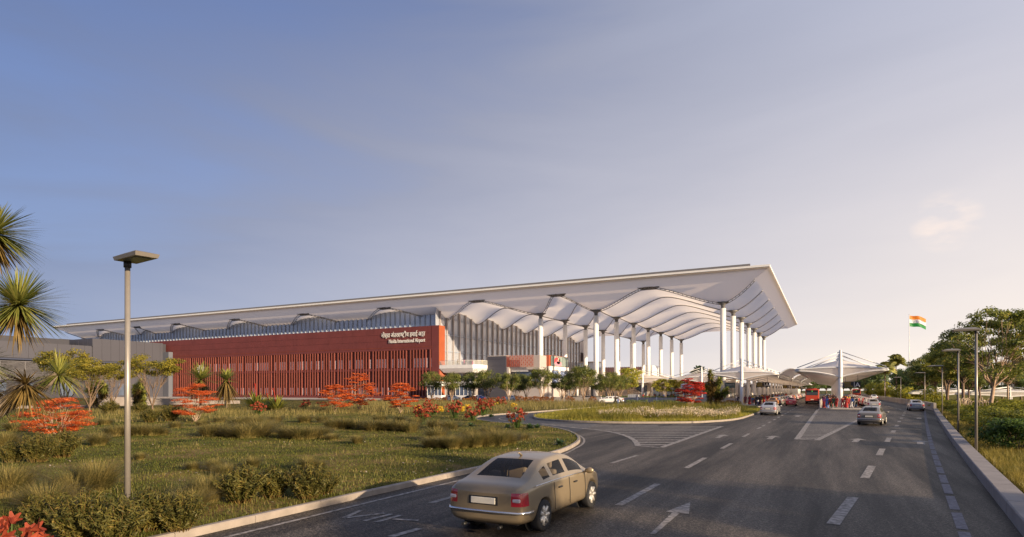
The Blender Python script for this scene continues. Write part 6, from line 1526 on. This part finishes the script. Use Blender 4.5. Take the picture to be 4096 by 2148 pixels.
# --- tussocks
def tus_mesh(n, R_, H, seed, m, w=.008):
    global rng
    rng = np.random.default_rng(seed); a = rng.uniform(0, 2*PI, n); q = np.sqrt(rng.random(n))*R_*.45
    b_ = np.stack([np.cos(a)*q, np.sin(a)*q, np.zeros(n)], 1); h = H*rng.uniform(.45, 1.1, n); le = R_*rng.uniform(.25, 1.35, n)
    V, Fq = np_blades(b_, a + rng.normal(0, .4, n), h, le, np.full(n, w), 4); return np_mesh('tussock', V, Fq, m)
TM = [tus_mesh(1900, .72, .85, 1, L_tus, .009), tus_mesh(1700, .68, .72, 2, L_tus, .009), tus_mesh(1400, .62, .62, 3, L_tus, .009)]
TF = [tus_mesh(900, .95, .85, 4, L_tus, .02), tus_mesh(800, .85, .75, 5, L_tus, .02)]
near_t = [(300, 1985, 1.15), (380, 1965, 1.1), (180, 2050, 1.0), (35, 1985, 1.1), (830, 2010, .9), (760, 2050, .8), (900, 1905, .75), (770, 1880, .55), (860, 1880, .6), (1230, 1880, .6), (1275, 1875, .5)]
mid_t = [(395, 1782, 1.0), (460, 1745, .9), (500, 1742, 1.0), (560, 1742, 1.0), (610, 1742, .9), (650, 1740, .7), (420, 1700, .9), (840, 1745, 1.0), (880, 1742, 1.1), (930, 1748, 1.1), (985, 1752, 1.3), (1040, 1745, 1.3), (1085, 1735, 1.1), (960, 1715, 1.2), (1010, 1712, 1.3), (1060, 1712, 1.1), (1150, 1752, 1.0), (1195, 1756, 1.1), (1240, 1755, 1.1), (1285, 1752, .9), (1330, 1715, 1.0), (1380, 1714, 1.1), (1430, 1716, 1.2), (1490, 1722, 1.2), (1540, 1722, 1.2), (1590, 1724, 1.1), (1640, 1728, 1.0), (810, 1705, .8), (560, 1840, .4), (1010, 1870, .5),
         (1720, 1790, .95), (1760, 1792, 1.0), (1810, 1795, 1.0), (1850, 1792, 1.0), (1900, 1788, 1.15), (1950, 1785, 1.25), (2000, 1782, 1.25), (2040, 1775, 1.1), (2090, 1760, .7), (1745, 1760, 1.0), (1960, 1750, 1.0), (1880, 1755, 1.0), (1330, 1760, .6), (1430, 1775, .6), (1600, 1690, 1.0), (1660, 1700, 1.0), (1740, 1712, 1.1), (1800, 1722, 1.0), (1520, 1690, 1.0), (1220, 1690, 1.0), (1100, 1692, 1.1), (1290, 1690, 1.0), (880, 1690, .9), (700, 1712, .7), (250, 1720, .9), (60, 1725, 1.1), (20, 1790, 1.0), (110, 1780, .8)]
gtu = 'grass tussocks on the lawn'
for i, (px, py, s) in enumerate(sorted(near_t)):
    o = link('tussock', TM[i % 3]); o.location = G(px, py, LZ); o.scale = (s,)*3; o.rotation_euler.z = i*2.2
    tag(o, f'large near grass tussock in front of the maples, {ORD[i]} from the left', 'tussock', gtu)
for i, (px, py, s) in enumerate(sorted(mid_t)):
    o = link('tussock', TM[i % 3] if py > 1770 else TF[i % 2]); o.location = G(px, py, LZ); o.scale = (s,)*3; o.rotation_euler.z = i*2.2
    n_ = (ORD + [f'fifty-{x}' for x in ORD[:9]] + ['sixtieth'])[i]
    tag(o, f'{n_} of the mid-lawn grass tussocks counted from the left', 'tussock', gtu)
# --- ground cover (uncountable)
from mathutils.geometry import intersect_point_tri_2d
def inpoly(P, poly):
    x, y = P[:, 0], P[:, 1]; ins = np.zeros(len(P), bool); n = len(poly); j = n-1
    for i in range(n):
        xi, yi = poly[i][0], poly[i][1]; xj, yj = poly[j][0], poly[j][1]
        if yi != yj: ins ^= ((yi > y) != (yj > y)) & (x < (xj-xi)*(y-yi)/(yj-yi)+xi)
        j = i
    return ins
def screen_scatter(n, pxr, dr, poly, pw=1.0, z=LZ):
    """points over a ground sector, thinning with distance"""
    D = dr[0] * (dr[1]/dr[0]) ** (rng.random(n)**pw); a = (rng.uniform(pxr[0], pxr[1], n)-CX)/F
    P = np.stack([D*(-sn+cs*a), D*(cs+sn*a), np.full(n, z)], 1); m = inpoly(P, poly) if poly is not None else np.ones(n, bool)
    return P[m], D[m]
def nfield(P, s, o=0.): return np.array([noise.noise(Vector((p[0]*s+o, p[1]*s-o, 0))) for p in P[:, :2]])
rng = np.random.default_rng(99)
def cover(name, n, pxr, dr, poly, h0, w0, m, thr=None, ns=.25, off=0., z=LZ, pw=.8, lab=None):
    P, D = screen_scatter(n, pxr, dr, poly, pw, z)
    if thr is not None: k = nfield(P, ns, off) > thr; P, D = P[k], D[k]
    n = len(P); h = h0*rng.uniform(.5, 1.2, n); V, Fq = np_blades(P, rng.uniform(0, 2*PI, n), h, h*rng.uniform(.1, .8, n), w0*(D/14.)**.8*rng.uniform(.7, 1.3, n), 2)
    o = link(name, np_mesh(name, V, Fq, m)); tag(o, lab, 'grass', kind='stuff'); return o
lp = [(p[0], p[1]) for p in lawn_poly]
inner = [(p[0]-(.2 if p[0] > -12 and p[1] < 26 else 0), p[1]) for p in lp]
cover('short_grass', 150000, (-500, 2400), (9, 75), inner, .075, .010, L_lawn, lab='short rough green and brown grass covering the lawn')
cover('dry_grass', 26000, (-500, 2400), (9, 90), inner, .16, .010, L_tus, thr=.12, ns=.35, off=5, lab='taller dry grass in patches on the lawn')
litter = leaf_mat('pale_leaf_litter', (.20, .14, .09), (.55, .47, .40), 6)
P, D = screen_scatter(2600, (-400, 2350), (9, 60), inner); k = nfield(P, .5, 9) > .08; P = P[k]; P[:, 2] += .03
V, Fq = np_leaves(P, rng.uniform(.015, .06, len(P)), np.tile([0, 0, 1.5], (len(P), 1)), .7); tag(link('leaf_litter', np_mesh('leaf_litter', V, Fq, litter)), 'pale dead leaves and pebbles scattered on the lawn', 'leaf litter', kind='stuff')
def band(name, n, quad_px, h0, lean, w0, m, seedm=None, lab=None, poly=None, z=LZ):
    """tall grass inside an outline traced in image pixels"""
    poly_ = [tuple(G(*q, z).xy) for q in quad_px]; xs_ = [p[0] for p in poly_]; ys_ = [p[1] for p in poly_]
    P = np.stack([rng.uniform(min(xs_), max(xs_), n*3), rng.uniform(min(ys_), max(ys_), n*3), np.full(n*3, z)], 1); P = P[inpoly(P, poly_)][:n]
    nf_ = nfield(P, .45, 3); k = nf_ > -.30; P, nf_ = P[k], nf_[k]; h = h0*(1.05+1.1*nf_)*rng.uniform(.65, 1.15, len(P)); a = rng.uniform(0, 2*PI, len(P))
    V, Fq = np_blades(P, a, h, h*lean*rng.uniform(.3, 1.2, len(P)), np.full(len(P), w0), 3)
    tag(link(name, np_mesh(name, V, Fq, m)), lab, 'grass', kind='stuff')
    if seedm is not None:
        T_ = P[::2].copy(); T_[:, 2] += h[::2]*.98; V, Fq = rosette(1, .1, .02); 
        V, Fq = np_leaves(T_, rng.uniform(.06, .14, len(T_)), np.tile([1., .3, 0], (len(T_), 1)), .28); tag(link('seed_heads', np_mesh('seed_heads', V, Fq, seedm)), 'pale seed heads on the tall grass of the island', 'grass', kind='stuff')
band('tall_grass', 16000, [(1560, 1668), (1700, 1642), (1900, 1650), (2180, 1640), (2420, 1622), (2420, 1608), (1500, 1609), (1150, 1640)], .75, .5, .03, L_tus, lab='tall tawny grass across the far lawn')
band('tall_grass', 9000, [(300, 1700), (900, 1680), (1250, 1668), (1500, 1650), (1300, 1632), (600, 1640), (100, 1650)], .45, .5, .028, L_tus, lab='tawny grass between the maples and the red wall')
band('tall_grass', 13000, [(2290, 1672), (2600, 1668), (2860, 1655), (3000, 1646), (2960, 1624), (2560, 1620), (2330, 1643), (2210, 1662)], .85, .45, .026, L_tus2, lab='tall green-gold grass on the traffic island')
band('island_tussocks', 5000, [(2240, 1680), (2450, 1684), (2620, 1682), (2600, 1672), (2300, 1668)], .7, .6, .02, L_tus2, lab='olive tussocky grass at the left end of the island')
band('pale_grass', 12000, [(2400, 1676), (2600, 1680), (2870, 1680), (2960, 1670), (2965, 1660), (2800, 1660), (2560, 1663), (2380, 1664)], .62, .25, .016, L_tus2, seedm=L_plume, lab='pale feathery seed grass on the traffic island')
ip = [(p.x, p.y) for p in islline]
cover('golden_grass', 60000, (2100, 3080), (52, 92), ip, .26, .006, L_gold, lab='short golden-yellow grass on the traffic island', pw=.9)
vpoly = [(p[0]+.3, p[1]) for p in vp]
cover('verge_grass', 90000, (3650, 4500), (13, 80), vpoly, .34, .010, L_verge, z=.02, lab='golden rough grass on the right verge')
band('verge_plume_grass', 2500, [(3840, 1650), (3990, 1655), (4096, 1650), (4096, 1628), (3850, 1625)], 1.3, .5, .03, L_tus2, lab='tall plume grass behind the verge shrubs', z=.0)
pl_ = MB()
for i in range(70):
    px = random.choice([random.uniform(3830, 3880), random.uniform(3905, 3980)]); p = at(px, random.uniform(62, 76)); h = random.uniform(1.5, 1.95); a = random.uniform(0, 6); d = Vector((math.cos(a), math.sin(a), 0))*.18
    pl_.tube([p, p+Vector((0, 0, h*.6))+d*.3, p+Vector((0, 0, h))+d, p+Vector((0, 0, h+.12))+d*2.2], [.008, .01, .05, .01], 5)
pl_.build('pampas_plumes', L_plume, label='cream pampas plumes behind the verge shrubs', cat='grass', kind='stuff')
# hedges in front of the service road
def hedge(name, A, B, wd, H, lm, label, seed, dens=150, ls=.13):
    global rng
    rng = np.random.default_rng(seed); L = (B-A).length; n = int(L*dens*H); t = rng.random(n); d = (B-A).normalized(); nn = Vector((-d.y, d.x, 0))
    P = np.array(A)[None]*(1-t)[:, None] + np.array(B)[None]*t[:, None]; P = P + np.array(nn)[None]*rng.uniform(-wd/2, wd/2, n)[:, None]
    hh = H*(.75+.45*np.array([noise.noise(Vector((x*L*.6, seed, 0))) for x in t])); P[:, 2] = hh*rng.random(n)**.6
    V, Fq = np_leaves(P, rng.uniform(.5, 1.2, n)*ls); o = link(name, np_mesh(name, V, Fq, lm)); tag(o, label, 'hedge', 'hedges before the terminal')
for i, (pa, pb, D, H, m_, lb) in enumerate([(1680, 1790, 138, 1.5, L_orange, 'orange-leaved hedge left of the white car below the balcony'), (1850, 1905, 138, 1.6, L_orange, 'orange-leaved hedge right of the balcony booth'), (1930, 2000, 136, 1.5, L_orange, 'orange-leaved hedge left of the lattice block car'), (2062, 2215, 134, 1.9, L_orange, 'tallest orange-leaved hedge below the lattice screen'), (2262, 2300, 136, 1.5, L_orange, 'short orange hedge among the parked cars'), (2355, 2385, 136, 1.5, L_orange, 'smallest orange hedge beside the last parked cars'),
                                    (2400, 2740, 165, 1.6, L_dark, 'long clipped dark green hedge under the yellow trees'), (2505, 2590, 133, .9, L_dark, 'low dark green hedge before the bollards at the canopy masts'), (2615, 2720, 133, .9, L_dark, 'low green hedge left of the crimson maple'), (2870, 2960, 118, 1.1, L_orange, 'bronze hedge between the joshua tree and the first canopy mast')]):
    hedge('hedge', atz(pa, D, .05), atz(pb, D, .05), 1.6, H, m_, lb, 300+i)
